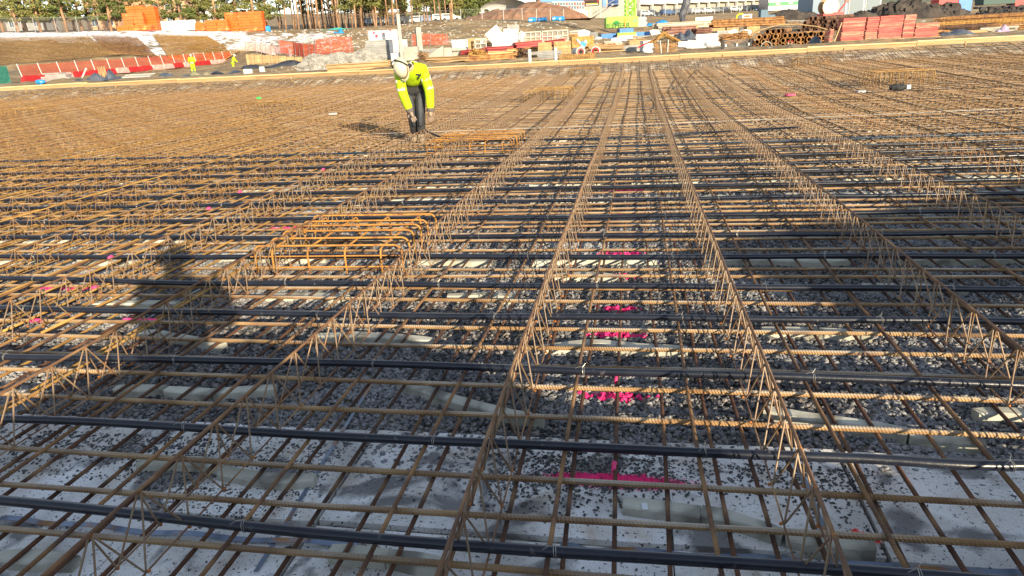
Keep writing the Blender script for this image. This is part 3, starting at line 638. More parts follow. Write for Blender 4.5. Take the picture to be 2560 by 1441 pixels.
# timber edge form of long planks with stakes
rt = root('timber_edge_form', (-34, 30, .4), 0, 'long pale timber edge boards closing the far side of the mat', 'formwork')
x = -34.; i = 0
while x < 24:
    l = 4.8 if i % 3 else 3.9; dz = .006 * math.sin(i * 2.1)
    z0 = float(.555 + .05 * math.cos((x + 8) / 12)); zt = np.interp(x + l / 2, [-30, -15, 0, 14, 24], [1.04, .96, .93, 1.0, 1.05]) - .4
    MB().box((x + 34 + l / 2, .02 * math.sin(i), zt - .03 + dz), (l - .012, .30, .045), ry=.004 * math.sin(i * 5)).build('plank', wood, rt)
    MB().box((x + 34 + l / 2, -.085 + .015 * math.sin(i), zt - .125), (l - .02, .045, .13)).build('plank', woodold, rt)
    MB().box((x + 34 + l * .35, -.12, zt - .30), (.045, .04, .38)).build('stake', woodold, rt)
    x += l; i += 1
# the viewer; unseen bank and board pile added to throw the foreground shadows
def US(u, s): return (.819 * u - .574 * s, .574 * u + .819 * s)
rdg = [(-9, .8), (-5, .95), (-2.4, 1.12), (-1.02, 1.30), (-.71, 1.33), (-.40, 1.38), (.3, 1.36), (.95, 1.23), (1.2, 1.02), (1.46, .86), (2.0, .68), (2.58, .58), (3.1, .50), (4.2, .45), (8, .3)]
V = []; us = np.linspace(-9, 8, 120); sc_ = [-3.4, -2.4, -1.8, -1.35, -1.1, -.85, -.55, -.3]
for u in us:
    hh = np.interp(u, [a for a, _ in rdg], [c for _, c in rdg])
    for k, s_ in enumerate(sc_):
        x, y = US(u, s_ + .05 * math.sin(u * 3)); fz = [0, .5, .85, .97, 1, .9, .4, 0][k]
        V.append((x, y, hh * fz + (rng.normal(0, .022) if 0 < k < 7 else 0) - (.05 if k in (0, 7) else 0)))
ns = len(sc_)
o = MB().add(V, [(i * ns + j, i * ns + j + 1, i * ns + ns + j + 1, i * ns + ns + j) for i in range(119) for j in range(ns - 1)]).build('shadow_bank', dirt, kind='structure')  # added mound out of view, ridge shaped to the foreground shade edge
x, y = US(3.15, -3.0); rt = root('shadow_trestle', (x, y, 0), math.atan2(.574, .819), 'added shadow-casting boards on legs, unseen behind the viewer', 'shadow_trestle')  # added out of view, raised boards cast the shade patch at the right
for k in range(6): MB().box((2.3 + .12 * math.sin(k * 2), .3 * 0, 1.47 + k * .066), (4.6, .5, .06)).build('board', wood, rt)
for a in (.5, 2.3, 4.1):
    for s in (-1, 1): MB().tube([(a + s * .3, .3 * s, 0), (a + s * .05, .05 * s, 1.44)], .03, 4).build('leg', woodold, rt)

# ---- people
def skinned(name, V, E_, Rr, m_, parent, sub=2, rootv=0):
    me = bpy.data.meshes.new(name); me.from_pydata([tuple(float(c) for c in v) for v in V], E_, []); me.materials.append(m_)
    o = link(name, me, parent); md = o.modifiers.new('skin', 'SKIN'); md.use_smooth_shade = True
    bm = __import__('bmesh').new(); bm.from_mesh(me); ly = bm.verts.layers.skin.verify(); bm.verts.ensure_lookup_table()
    for v, r in zip(bm.verts, Rr):
        v[ly].radius = (r, r) if not isinstance(r, tuple) else r
        v[ly].use_root = (v.index == rootv)
    bm.to_mesh(me); bm.free()
    sb = o.modifiers.new('sub', 'SUBSURF'); sb.levels = sub; sb.render_levels = sub
    for p in me.polygons: p.use_smooth = True
    return o
def figure(name, label, loc, rz, J, top=yellow, legs=blackcloth, helmet=helmetm, detail=True, group=None):
    """J: joints in metres, x to the figure's left as seen from in front, y forwards, z up"""
    rt = root(name, loc, rz, label, 'person', group); v = {k: np.array(q, float) for k, q in J.items()}
    body = ['hip', 'waist', 'chest', 'neck', 'head', 'crown']; V = [v['hip'], (v['hip'] + v['chest']) / 2, v['chest'], v['neck'], v['head'], v['head'] + (v['head'] - v['neck']) * .5]
    Rr = [.13, .12, .14, .055, .095, .07]; E_ = [(0, 1), (1, 2), (2, 3), (3, 4), (4, 5)]
    for s in 'LR':
        b = len(V); V += [v['sh' + s], v['el' + s], v['wr' + s], v['wr' + s] + (v['ha' + s] - v['wr' + s]) * .5]; Rr += [.06, .045, .032, (.038, .022)]; E_ += [(2, b), (b, b + 1), (b + 1, b + 2), (b + 2, b + 3)]
        b = len(V); V += [v['th' + s], v['kn' + s], v['an' + s]]; Rr += [.085, .06, .045]; E_ += [(0, b), (b, b + 1), (b + 1, b + 2)]
    skinned('body', V, E_, Rr, skin, rt, 1)
    # jacket: torso and sleeves in one surface
    up = v['chest'] - v['hip']; hem = v['hip'] + up * .12
    V = [hem, v['hip'] + up * .5, v['chest'], v['neck'] * .75 + v['chest'] * .25]; Rr = [(.20, .15), (.19, .15), (.21, .16), (.10, .10)]; E_ = [(0, 1), (1, 2), (2, 3)]
    for s in 'LR':
        b = len(V); V += [v['sh' + s], (v['sh' + s] + v['el' + s]) / 2, v['el' + s], (v['el' + s] * .4 + v['wr' + s] * .6), v['wr' + s]]; Rr += [.105, .092, .084, .074, .062]; E_ += [(2, b)] + [(b + i, b + i + 1) for i in range(4)]
    skinned('jacket', V, E_, Rr, top, rt, 2)
    V = [v['hip'] + up * .1]; Rr = [(.17, .135)]; E_ = []
    for s in 'LR':
        b = len(V); V += [v['th' + s], (v['th' + s] + v['kn' + s]) / 2, v['kn' + s], (v['kn' + s] + v['an' + s]) / 2, v['an' + s] + [0, 0, .03]]; Rr += [.115, .10, .085, .078, .075]; E_ += [(0, b)] + [(b + i, b + i + 1) for i in range(4)]
    skinned('trousers', V, E_, Rr, legs, rt, 2)
    for s in 'LR':
        a = v['an' + s]; f = np.array(J.get('ft' + s, a + [0, .2, -.05])); dv = f - a; dv[2] = 0; dv /= np.linalg.norm(dv)
        skinned('boot', [a + [0, 0, .06], a + [0, 0, -.03], a + dv * .10 + [0, 0, -.045], a + dv * .20 + [0, 0, -.05]], [(0, 1), (1, 2), (2, 3)], [.066, .06, .055, .045], bootm, rt, 2)
        # gloved hand: palm and five bent fingers
        w_, h_ = v['wr' + s], v['ha' + s]; dr = h_ - w_; L_ = np.linalg.norm(dr); dr = dr / L_; sd = np.cross(dr, [0, 1, .2]); sd /= np.linalg.norm(sd); fw = np.cross(sd, dr); sg = 1 if s == 'L' else -1
        hv = [w_ - dr * .02, w_ + dr * .05, w_ + dr * .10]; g = skinned('glove', hv, [(0, 1), (1, 2)], [.036, (.045, .028), (.044, .024)], glove, rt, 1)
        for k in range(5):
            if k < 4: a0 = w_ + dr * .085 + sd * (k - 1.5) * .021; ln = [.062, .075, .08, .068][k]; P = [a0, a0 + dr * ln * .5 + fw * .006, a0 + dr * ln * .85 + fw * .022, a0 + dr * ln * 1.05 + fw * .042]
            else: a0 = w_ + dr * .03 + sd * .035 * sg; P = [a0, a0 + sd * .025 * sg + dr * .02 + fw * .01, a0 + sd * .03 * sg + dr * .045 + fw * .02]
            skinned('finger', P, [(i, i + 1) for i in range(len(P) - 1)], [.0115, .011, .010, .008][:len(P)], glove, g, 1)
    # head gear: shell, brim, visor edge, ear defenders
    hd = v['head']; ax = (v['head'] - v['neck']); ax /= np.linalg.norm(ax); q = Vector(ax).to_track_quat('Z', 'Y'); fc = np.array(J.get('face', (0, 1, -.3)), float); fc /= np.linalg.norm(fc)
    fc = fc - ax * (fc @ ax); fc /= np.linalg.norm(fc); sx = np.cross(fc, ax); Rm = np.array([sx, fc, ax]).T
    def local(b, nm, m_, par=rt):
        b.v = [x @ Rm.T + hd for x in b.v]; return b.build(nm, m_, par, smooth=True)
    sh = MB(); n_ = 20; Vv = []; f = []
    for i in range(8):
        a = i / 7 * math.pi / 2
        for j in range(n_):
            t = 2 * math.pi * j / n_; ridge = 1 + .03 * (abs(math.sin(t)) < .3)
            Vv.append((.122 * math.cos(a) * math.cos(t), .152 * math.cos(a) * math.sin(t), .02 + .135 * math.sin(a) * ridge))
    f = [(i * n_ + j, i * n_ + (j + 1) % n_, (i + 1) * n_ + (j + 1) % n_, (i + 1) * n_ + j) for i in range(7) for j in range(n_)]
    local(sh.add(Vv, f), 'helmet', helmet)
    br = MB(); Vv = []
    for rr_, z in ((.118, .03), (.136, .016), (.136, .008), (.116, .006)):
        for j in range(n_): t = 2 * math.pi * j / n_; ex = 1 + (.28 if math.sin(t) > .3 else 0) * max(0, math.sin(t)); Vv.append((rr_ * math.cos(t), rr_ * 1.2 * math.sin(t) * ex, z))
    local(br.add(Vv, [(i * n_ + j, i * n_ + (j + 1) % n_, ((i + 1) % 4) * n_ + (j + 1) % n_, ((i + 1) % 4) * n_ + j) for i in range(4) for j in range(n_)]), 'helmet_brim', helmet)
    local(MB().tube([(.124 * math.cos(t), .150 * math.sin(t) + .004, .030) for t in np.linspace(-.3, math.pi + .3, 16)], .013, 6), 'visor_band', mat('brown_visor', (.20, .14, .08), None, rough=.4))
    if not detail: return rt
    for s in (-1, 1):
        local(MB().blob((s * .125, -.005, -.035), .045, sq=(.55, .8, 1.15), n=10), 'ear_defender', dark)
        local(MB().tube([(s * .125, 0, 0), (s * .145, -.03, .05), (s * .10, -.10, .12), (0, -.135, .14)], .010, 6), 'defender_arm', dark)
    ff = MB(); ff.blob((0, .085, -.015), .02, sq=(.9, 1.1, 1.5), n=8)       # nose
    local(ff, 'nose', skin)
    for s in (-1, 1): local(MB().blob((s * .035, .082, .02), .012, n=8), 'eye', white)
    local(MB().box((0, .088, -.055), (.05, .012, .012)), 'mouth', mat('lips', (.4, .16, .13)))
    # reflective bands and dark straps
    def bandring(a, c, t, r, nm='reflective_band', m_=reflect, wd=.05):
        a, c = np.array(a, float), np.array(c, float); p = a + (c - a) * t; d = (c - a) / np.linalg.norm(c - a)
        MB().tube([p - d * wd / 2, p + d * wd / 2], [r, r], 14, cap=False).build(nm, m_, rt, smooth=True)
    for s in 'LR':
        bandring(v['sh' + s], v['el' + s], .45, .0855); bandring(v['sh' + s], v['el' + s], .86, .0795); bandring(v['el' + s], v['wr' + s], .93, .062, 'cuff', mat('grey_cuff', (.10, .085, .08)), .055)
    return rt
J = dict(hip=(0, -.06, .93), chest=(-.01, .30, 1.16), neck=(-.07, .45, 1.22), head=(-.15, .55, 1.205), face=(-.1, .35, -1),
         shL=(-.215, .33, 1.13), elL=(-.19, .42, .82), wrL=(-.09, .45, .52), haL=(-.03, .44, .35), shR=(.17, .27, 1.15), elR=(.245, .30, .82), wrR=(.235, .32, .50), haR=(.225, .33, .34),
         thL=(-.09, -.04, .86), knL=(-.075, .08, .47), anL=(-.055, -.04, .09), ftL=(-.075, .18, .03), thR=(.09, -.04, .86), knR=(.07, .14, .47), anR=(.05, .10, .08), ftR=(.05, .35, .03))
J = {k: (-q[0], q[1], q[2]) for k, q in J.items()}
wp = G(1047, 352, .09); FACE = math.pi + math.atan2(-wp[0], wp[1]) * 1.0     # local +y points at the viewer
wk = figure('person', 'person in fluorescent yellow jacket and cream helmet bending down over the bars', (wp[0], wp[1], .085), math.atan2(wp[0], -wp[1]) * 1 , J)
wk.rotation_euler[2] = math.atan2(wp[0], -wp[1]) if False else math.pi - math.atan2(wp[0], wp[1])
def onw(P): return [(-a, b, c) for a, b, c in P]
for P, r_ in (([(-.30 + .14, .31, 1.25), (-.12, .36, 1.17), (-.09, .37, 1.06)], .014), ([(-.16, .30, 1.245), (-.10, .36, 1.16), (-.03, .37, 1.07)], .018), ([(.09, .33, 1.22), (.13, .36, 1.12), (.08, .37, 1.02)], .018), ([(-.03, .40, 1.13), (.06, .40, 1.09), (.13, .38, 1.07)], .015)):
    MB().tube(onw(P), r_ * 1.0, 6).build('dark_strap', blackcloth, wk, smooth=True)
for sx, kx, ax_ in ((-.085, -.07, -.055), (.085, .07, .05)):     # grey front panels of the trousers
    MB().tube(onw([(sx * .9, .055, .84), (sx * .9, .12, .66), (kx * .95, .155 if kx < 0 else .205, .48), (ax_, .10 if kx < 0 else .20, .26)]), [.036, .042, .040, .032], 10).build('knee_panel', greycloth, wk, smooth=True)
MB().tube(onw([(-.06, .42, 1.30 - .07), (.0, .36, 1.27), (.07, .22, 1.26), (.09, .10, 1.2)]), .028, 8).build('reflective_band', reflect, wk, smooth=True)
# black conduit he holds
a = W(1038, 312, 12.0 * .985); Pc = [(0, 0, 0), tuple(W(1065, 328, 11.9) - a), tuple(W(1100, 343, 11.8) - a), tuple(np.array([*G(1135, 352, .13), .13]) - a), tuple(np.array([*G(1230, 352, .12), .12]) - a), tuple(np.array([*G(1500, 347, .12), .12]) - a), tuple(np.array([*G(2000, 318, .12), .12]) - a)]
tag(MB().tube(Pc, .016, 8).build('conduit', tube_m, loc=a, smooth=True), 'black conduit with its end lifted in the hands of the bent worker', 'conduit')
# the viewer
JV = dict(hip=(0, 0, .95), chest=(0, .0, 1.36), neck=(0, .0, 1.50), head=(0, .02, 1.60), face=(0, 1, -.2), shL=(.19, 0, 1.40), elL=(.25, .12, 1.18), wrL=(.15, .30, 1.30), haL=(.09, .36, 1.38),
          shR=(-.19, 0, 1.40), elR=(-.25, .12, 1.18), wrR=(-.16, .30, 1.30), haR=(-.09, .36, 1.38), thL=(.1, 0, .88), knL=(.11, .03, .48), anL=(.12, 0, .08), thR=(-.1, 0, .88), knR=(-.11, .03, .48), anR=(-.12, 0, .08))
figure('person', 'person in a dark coat and helmet taking the photo, seen only as a shadow', (.02, -.42, .09), .1, JV, top=blackcloth, detail=False)
# two far workers
def standing(b=0.): return dict(hip=(0, 0, .95), chest=(0, b * .5, 1.36 - b * .12), neck=(0, b * .62, 1.50 - b * .16), head=(0, b * .72, 1.60 - b * .2), face=(0, 1, -.3), shL=(.2, b * .5, 1.40 - b * .12), elL=(.26, .1 + b * .5, 1.14 - b * .1), wrL=(.2, .25 + b * .6, 1.0 - b * .15), haL=(.17, .32 + b * .6, .93 - b * .15),
          shR=(-.2, b * .5, 1.40 - b * .12), elR=(-.26, .1 + b * .5, 1.14 - b * .1), wrR=(-.2, .25 + b * .6, 1.0 - b * .15), haR=(-.17, .32 + b * .6, .93 - b * .15), thL=(.1, 0, .88), knL=(.11, .03, .48), anL=(.12, 0, .08), thR=(-.1, 0, .88), knR=(-.11, .03, .48), anR=(-.12, 0, .08))
for (a, c, t, g_, d, bd, lb, rz_) in ((476, 495, 138, 185, 64, .1, 'person in fluorescent yellow at the red fence, left one of two', .4), (575, 597, 138, 184, 66, .35, 'person in fluorescent yellow leaning over at the red fence, right one of two', -1.2)):
    p, w_, h_ = place(a, c, t, g_, d); figure('person', lb, p, rz_ + YAW, standing(bd), legs=yellow, helmet=white, detail=False)

# ---- left side: red fence with barriers, tarps and boards
p0, p1 = W(62, 206, 54), W(585, 156, 86); N_ = 16
rt = root('safety_fence', p0, math.atan2(p1[1] - p0[1], p1[0] - p0[0]), 'orange-red safety netting on leaning steel posts along the foot of the bank', 'fence')
L_ = float(np.linalg.norm((p1 - p0)[:2])); dz = float(p1[2] - p0[2]); netm = mat('red_netting', (.50, .045, .015), (.60, .09, .03), .4, .8)
for i in range(N_ + 1):
    t = i / N_; zz = dz * t; MB().tube([(L_ * t, 0, zz - .1), (L_ * t - .04, .25, zz + 1.35)], .028, 5).build('post', steelgrey, rt)
    CP.append(p0 + (p1 - p0) * t)
# netting as real strands
q = MB()
for k in range(17):
    z = .18 + k * .066
    q.tube([(0, .03 + z * .18, z), (L_, .03 + z * .18, dz + z)], .011, 3)
for i in range(int(L_ / .11)):
    x = i * .11; zz = dz * x / L_; q.tube([(x, .05, zz + .15), (x, .25, zz + 1.25)], .011, 3, cap=False)
q.build('netting', netm, rt, kind='stuff')
cols = [redp, redp, redpale, redp, redp, redp, redpale, redp, redp, redpale, redpale, redp, redpale, redp, redp, redpale, redpale, redp]
for i in range(18):
    t = (i + .3) / 18; pp = p0 + (p1 - p0) * t + np.array([.35, -.25, 0]); ww = L_ / 18 * .93
    b = MB().box((0, 0, .2), (ww, .32, .4), taper=.85).box((0, 0, .43), (ww * .8, .12, .08), mi=0)
    tag(b.build('road_barrier', cols[i], loc=pp, rz=rt.rotation_euler[2]), '%s plastic barrier block, %s from the left along the netting' % ('red' if cols[i] is redp else 'faded pink', ordw(i + 1)), 'barrier', 'barrier blocks at the foot of the netting')
def netfence(pts, label, hg=1.3, m_=netm, step=2.0):
    P = np.array([W(*q) for q in pts]); [CP.append(q) for q in P]; L = np.r_[0, np.cumsum(np.linalg.norm(np.diff(P, axis=0), axis=1))]; rt = root('safety_fence', P[0], 0, label, 'fence')
    f_ = lambda X: np.c_[[np.interp(X, L, P[:, k]) for k in range(3)]].T - P[0]
    for x in f_(np.arange(0, L[-1] + .1, step)): MB().tube([x + [0, 0, -.2], x + [.06, 0, hg + .15]], .03, 4).build('post', steelgrey, rt)
    q = MB(); X = f_(np.linspace(0, L[-1], 30))
    for k in range(14): q.tube(X + [0, .05, .1 + (hg - .1) * k / 13], .014, 3)
    for x in f_(np.arange(0, L[-1], .14)): q.tube([x + [0, .05, .1], x + [0, .05, hg]], .014, 3, cap=False)
    q.build('netting', m_, rt, kind='stuff')
netfence([(700, 134, 72), (735, 140, 70), (760, 146, 66), (795, 150, 62)], 'sagging red netting left of the stone heap')
netfence([(792, 142, 66), (840, 134, 68), (884, 134, 68)], 'red netting standing behind the stone heap', 1.5)
netfence([(1030, 117, 74), (1075, 115, 74), (1122, 117, 73)], 'red netting behind the concrete posts', 1.2)
pnk = mat('faded_pink_netting', (.72, .36, .32), (.8, .6, .56), 1.5, .8)
netfence([(590, 128, 84), (640, 130, 82), (690, 141, 76), (730, 150, 70)], 'faded pink netting running down the snowy slope', 1.0, pnk)
for i in range(7):
    p, w_, h_ = place(618 + i * 20, 637 + i * 20, 136 + i * 1.2, 160 - i * .8, 63); r_ = root('form_panel', p, YAW, 'weathered ochre formwork panel right of the netting, %s from the left' % ordw(i + 1), 'formwork', 'ochre formwork panels beyond the far workers')
    for k in range(3): MB().box((-w_ / 2 + w_ * (k + .5) / 3, 0, h_ / 2), (w_ / 3 * .95, .06, h_ * (1 - .06 * (k % 2)))).build('board', woodold, r_)
p, w_, h_ = place(-30, 32, 168, 214, 50); r_ = root('green_sheet', p, YAW, 'dark green ribbed sheet leaning at the left edge of the photo', 'sheet')
for k in range(9): MB().add([(-.9 + k * .2 + u * 1.1 * 0 - z * .35, z * .5, z) for z in (0, 1.3) for u in (0, 1)] + [(-.9 + k * .2 + .16 - z * .35, z * .5 - .04, z) for z in (0, 1.3) for u in (0, 1)], [(0, 2, 6, 4), (0, 4, 5, 1), (2, 3, 7, 6)]).tube([(-.9 + k * .2, 0, 0), (-1.35 + k * .2, .6, 1.3)], .05, 4).build('rib', greensheet, r_)
p, w_, h_ = place(108, 192, 181, 203, 46); r_ = root('slab_stack', p, YAW, 'stack of dark grey slabs near the timber edge at the left', 'slabs')
for k in range(5): MB().box((-.1 + .25 * math.sin(k * 3), 0, .06 + k * .11), (w_ * (.9 - .1 * k), .8, .09), rz=.1 * math.sin(k)).build('slab', boardgrey, r_)
p, w_, h_ = place(92, 112, 198, 210, 42); tag(MB().blob((0, 0, .12), .26, sq=(1.2, .8, .6), n=10, jit=.08, seed=3).build('bag', skyblue, loc=p), 'pale blue bag beside the grey slabs at the left', 'bag')
def cloth(px0, px1, pt, pb, d, m_, label, seed, nm='tarpaulin', dp=1.2, cat='tarpaulin'):
    p, w_, h_ = place(px0, px1, pt, pb, d); r = np.random.default_rng(seed); n1, n2 = 22, 10; V = []
    for j in range(n2):
        for i in range(n1):
            u, v_ = i / (n1 - 1), j / (n2 - 1); e = math.sin(math.pi * u) ** .5 * math.sin(math.pi * v_) ** .6
            V.append((-w_ / 2 + w_ * u, dp * (v_ - .5), h_ * e * (.6 + .4 * math.sin(u * 9 + seed + v_ * 3)) + abs(r.normal(0, .06 * h_)) * (e > 0) - .02))
    tag(MB().add(V, [(j * n1 + i, j * n1 + i + 1, (j + 1) * n1 + i + 1, (j + 1) * n1 + i) for j in range(n2 - 1) for i in range(n1 - 1)]).build(nm, m_, loc=p, rz=YAW, smooth=True), label, cat)
cloth(195, 275, 184, 202, 44, darkcloth, 'blue-grey tarpaulin lying flat behind the timber edge at the left', 1)
cloth(262, 296, 174, 198, 45, darkcloth, 'upturned blue-grey roll end beside the flat tarpaulin', 2)
cloth(378, 474, 181, 194, 47, darkcloth, 'slate blue tarpaulin between the ladder frames and the far workers', 3)
cloth(472, 524, 174, 190, 49, mat('olive_board', (.16, .17, .09), (.3, .25, .16), 2), 'olive boards and sheet below the left far worker', 4)
cloth(522, 612, 174, 188, 50, mat('black_tarpaulin', (.012, .013, .02), (.05, .055, .07), 2, .4, .5), 'heap of black tarpaulin below the right far worker', 5)
cloth(600, 780, 152, 170, 56, mat('black_tarpaulin', ()), 'long black sheet lying behind the left mat corner', 6, dp=.8)
cloth(836, 862, 72, 84, 104, skyblue, 'bright blue tarpaulin on the bank top beside the pines', 7)
cloth(800, 880, 69, 74, 108, mat('turquoise_sheet', (.05, .35, .3)), 'turquoise sheet on the bank top beside the blue tarpaulin', 8)
cloth(884, 918, 158, 173, 41, greensheet, 'dark green bag beside the planks left of the worker', 9, nm='green_bag', cat='bag')
for i, (a, c, t, b_) in enumerate([(611, 632, 173, 184), (651, 663, 167, 182)]):
    p, w_, h_ = place(a, c, t, b_, 46); tag(MB().box((0, 0, h_ / 2), (w_, .4, h_), rz=.2, taper=.95).build('white_block', white, loc=p, rz=YAW), ['low', 'tall'][i] + ' white block behind the timber edge', 'block')
p, w_, h_ = place(205, 222, 168, 194, 46); tag(MB().tube([(-.25, 0, 0), (.15, 0, .55)], .05, 8).blob((.17, 0, .57), .08, n=8).build('white_pipe', white, loc=p, rz=YAW), 'short white pipe sticking up at a slant at the left', 'pipe')
p, w_, h_ = place(248, 268, 166, 194, 47); r_ = root('wood_offcuts', p, YAW, 'upright bundle of wood offcuts beside the tarpaulin roll', 'wood')
for k in range(6): MB().box((-.2 + k * .09, 0, .36), (.06, .05, .7 + .1 * math.sin(k * 3)), ry=.15 * math.sin(k * 2)).build('batten', woodold, r_)
p, w_, h_ = place(310, 380, 183, 196, 46); r_ = root('ladder_frame', p, YAW, 'pale ladder-like frames lying flat near the left timber edge', 'frame')
for k in range(14): MB().tube([(-.9 + k * .14, -.4, .1), (-.9 + k * .14, .4, .25)], .02, 4).build('rung', white, r_)
for s in (-1, 1): MB().tube([(-1, .4 * s, .17 + .07 * s), (1, .4 * s, .17 + .07 * s)], .03, 4).build('rail', white, r_)

# rusty mats draped on the left bank (built after the terrain is known)
# ---- bank top, left
def packs(px0, px1, pt, pb, d, rowsn, label, seed, m_=orange_pack, dp=1.2, tilt=0., nmp='pack', cols_=2, nm='insulation_stack', cat='pack stack', lh=None):
    p, w_, h_ = place(px0, px1, pt, pb, d); r = np.random.default_rng(seed); rt = root(nm, p, YAW + tilt, label, cat)
    hh = h_ / rowsn; cw = w_ / cols_
    for j in range(rowsn):
        for i in range(cols_):
            MB().box((-w_ / 2 + cw * (i + .5) + r.normal(0, .02 * cw), r.normal(0, .03), hh * (j + .5)), (cw * .975, dp, hh * .94), rz=r.normal(0, .012)).build(nmp, m_, rt)
    return rt
packs(331, 373, 20, 77, 106, 7, 'taller orange wrapped stack, left cluster on the bank', 1)
packs(368, 401, 21, 77, 105, 9, 'full height orange wrapped stack beside the grey hoarding', 2, cols_=1)
packs(318, 366, 36, 77, 103, 5, 'leaning orange wrapped stack in front of the left cluster', 3, tilt=.15)
packs(299, 384, 64, 77, 101, 2, 'low orange wrapped packs at the foot of the left cluster', 4, cols_=3)
packs(572, 664, 34, 79, 107, 7, 'big orange wrapped stack right of the grey hoarding', 5, cols_=3)
packs(520, 575, 52, 78, 105, 4, 'lower orange wrapped stack left of the big right one', 6)
packs(493, 522, 58, 76, 106, 3, 'small deep orange wrapped pack beside the grey hoarding', 7, cols_=1)
p, w_, h_ = place(666, 677, 66, 79, 106); tag(MB().box((0, 0, h_ / 2), (w_, .5, h_), taper=.9).build('bin', skyblue, loc=p, rz=YAW), 'small blue bin beside the big orange stack', 'bin')
p, w_, h_ = place(401, 493, 53, 77, 107); r_ = root('hoarding', p, YAW, 'grey sheet hoarding between the two orange clusters', 'hoarding')
for k in range(4): MB().box((-w_ / 2 + w_ / 4 * (k + .5), .02 * math.sin(k * 4), h_ / 2), (w_ / 4 * .98, .06, h_ * (1 - .03 * (k % 2)))).build('panel', mat('silver_sheet', (.45, .47, .48), (.58, .60, .62), .5, .5, .4), r_)
def meshfence(pts, label, hgt=2.0, step=3.0, m_=steelgrey, brace=False, wires=9):
    P = [W(*q) for q in pts]; [CP.append(q) for q in P]; P = np.array(P); L = np.r_[0, np.cumsum(np.linalg.norm(np.diff(P, axis=0), axis=1))]
    rt = root('mesh_fence', P[0], 0, label, 'fence'); X = np.arange(0, L[-1], step); Q = np.c_[[np.interp(X, L, P[:, k]) for k in range(3)]].T - P[0]
    for k, x in enumerate(Q):
        b = MB().tube([x + [0, 0, -.2], x + [0, 0, hgt]], .045, 5)
        b.build('post', m_, rt)
        if brace and k % 2 == 0: MB().tube([x + [0, 0, hgt * .6], x + [1.2, -.5, 0]], .03, 4).build('brace', m_, rt)
    w_ = MB()
    for k in range(wires):
        z = .1 + (hgt - .15) * k / (wires - 1); w_.tube(Q + [0, 0, z], .012 if k < wires - 1 else .03, 3)
    w_.build('wires', m_, rt, kind='stuff')
meshfence([(-60, 84, 108), (110, 82, 108), (300, 79, 110)], 'grey mesh fence on the snowy bank top at the left', 2.2, 3.1, brace=True, wires=14)
meshfence([(1000, 66, 125), (1080, 57, 128), (1170, 52, 130), (1290, 50, 130), (1420, 50, 140)], 'thin post and wire fence along the brown mound', 2.0, 4.0)
meshfence([(1450, 47, 150), (1620, 42, 175), (1800, 38, 195), (2010, 26, 230)], 'grey road fence in front of the garage row', 2.0, 4.5)

# gravel heap, insulation packs, posts, blocks
def heap(px0, px1, pt, pb, d, m_, label, seed, dp=.6, stones=0, nm='gravel_heap', cat='heap', sr=.09):
    p, w_, h_ = place(px0, px1, pt, pb, d); r = np.random.default_rng(seed); n1, n2 = 34, 20; V = []
    ph = r.uniform(0, 6, 6)
    def hz(u, v_): 
        e = max(0, 1 - (abs(2 * u - 1) ** 1.9 + abs(2 * v_ - 1) ** 2.2)) ** .62
        return h_ * e * (.78 + .14 * math.sin(u * 9 + ph[0]) + .08 * math.sin(u * 21 + ph[1] + v_ * 6))
    for j in range(n2):
        for i in range(n1): u, v_ = i / (n1 - 1), j / (n2 - 1); V.append((w_ * (u - .5), w_ * dp * (v_ - .5), hz(u, v_) + r.normal(0, .035 * h_) * (hz(u, v_) > 0) - .03))
    o = MB().add(V, [(j * n1 + i, j * n1 + i + 1, (j + 1) * n1 + i + 1, (j + 1) * n1 + i) for j in range(n2 - 1) for i in range(n1 - 1)])
    for k in range(stones):
        u, v_ = r.uniform(.05, .95), r.uniform(.05, .75); z = hz(u, v_)
        if z > 0: o.blob((w_ * (u - .5), w_ * dp * (v_ - .5), z), sr * r.uniform(.4, 1.3), sq=(1.2, .9, .8), n=5, jit=.15, seed=k)
    o = o.build(nm, m_, loc=p, rz=YAW); tag(o, label, cat); return o
heap(742, 975, 122, 172, 46, rubble, 'pale crushed stone heap left of the worker', 3, stones=900, sr=.12)
r_ = packs(922, 990, 102, 150, 47, 12, 'stack of grey insulation boards behind the stone heap', 11, boardgrey, 1.2, nmp='board', cols_=1, nm='board_stack', cat='board stack')
printed = mat('printed_wrap', (.58, .57, .56), (.70, .05, .10), 3.2, .5, lo=.63, hi=.66)
CTL[0] = False
packs(925, 998, 78, 103, 47.2, 2, 'white wrapped packs with red print on top of the grey board stack', 12, printed, 1.15, cols_=1, nm='wrapped_pack', cat='pack')
CTL[0] = True
packs(986, 1014, 100, 148, 46.4, 1, 'white wrapped pack with red dots standing right of the grey boards', 13, printed, 1.3, cols_=1, nm='wrapped_pack', cat='pack', tilt=-.3)
for i, (a, c, t, b_, d) in enumerate([(1002, 1010, 43, 158, 44), (1043, 1056, 70, 124, 52), (1321, 1328, 125, 160, 34), (1386, 1392, 120, 156, 34), (980, 987, 135, 168, 38)]):
    p, w_, h_ = place(a, c, t, b_, d); tag(MB().box((0, 0, h_ / 2), (w_, w_, h_), taper=.96).build('post', concg if i < 2 else white, loc=p, rz=YAW + .3), ['tall slim pale post just behind the worker', 'stout concrete post right of the worker', 'white stake before the wooden crates', 'white stake by the corrugated mesh', 'short white post left of the worker'][i], 'post')
def blockobj(px0, px1, pt, pb, d, m_, nm, label, cat, dp=1., taper=1., rz=0., ry=0.):
    p, w_, h_ = place(px0, px1, pt, pb, d); return tag(MB().box((0, 0, h_ / 2), (w_, dp, h_), taper=taper, ry=ry).build(nm, m_, loc=p, rz=YAW + rz), label, cat)
blockobj(1013, 1048, 118, 150, 45, concg, 'concrete_block', 'concrete block right behind the worker', 'block', .8)
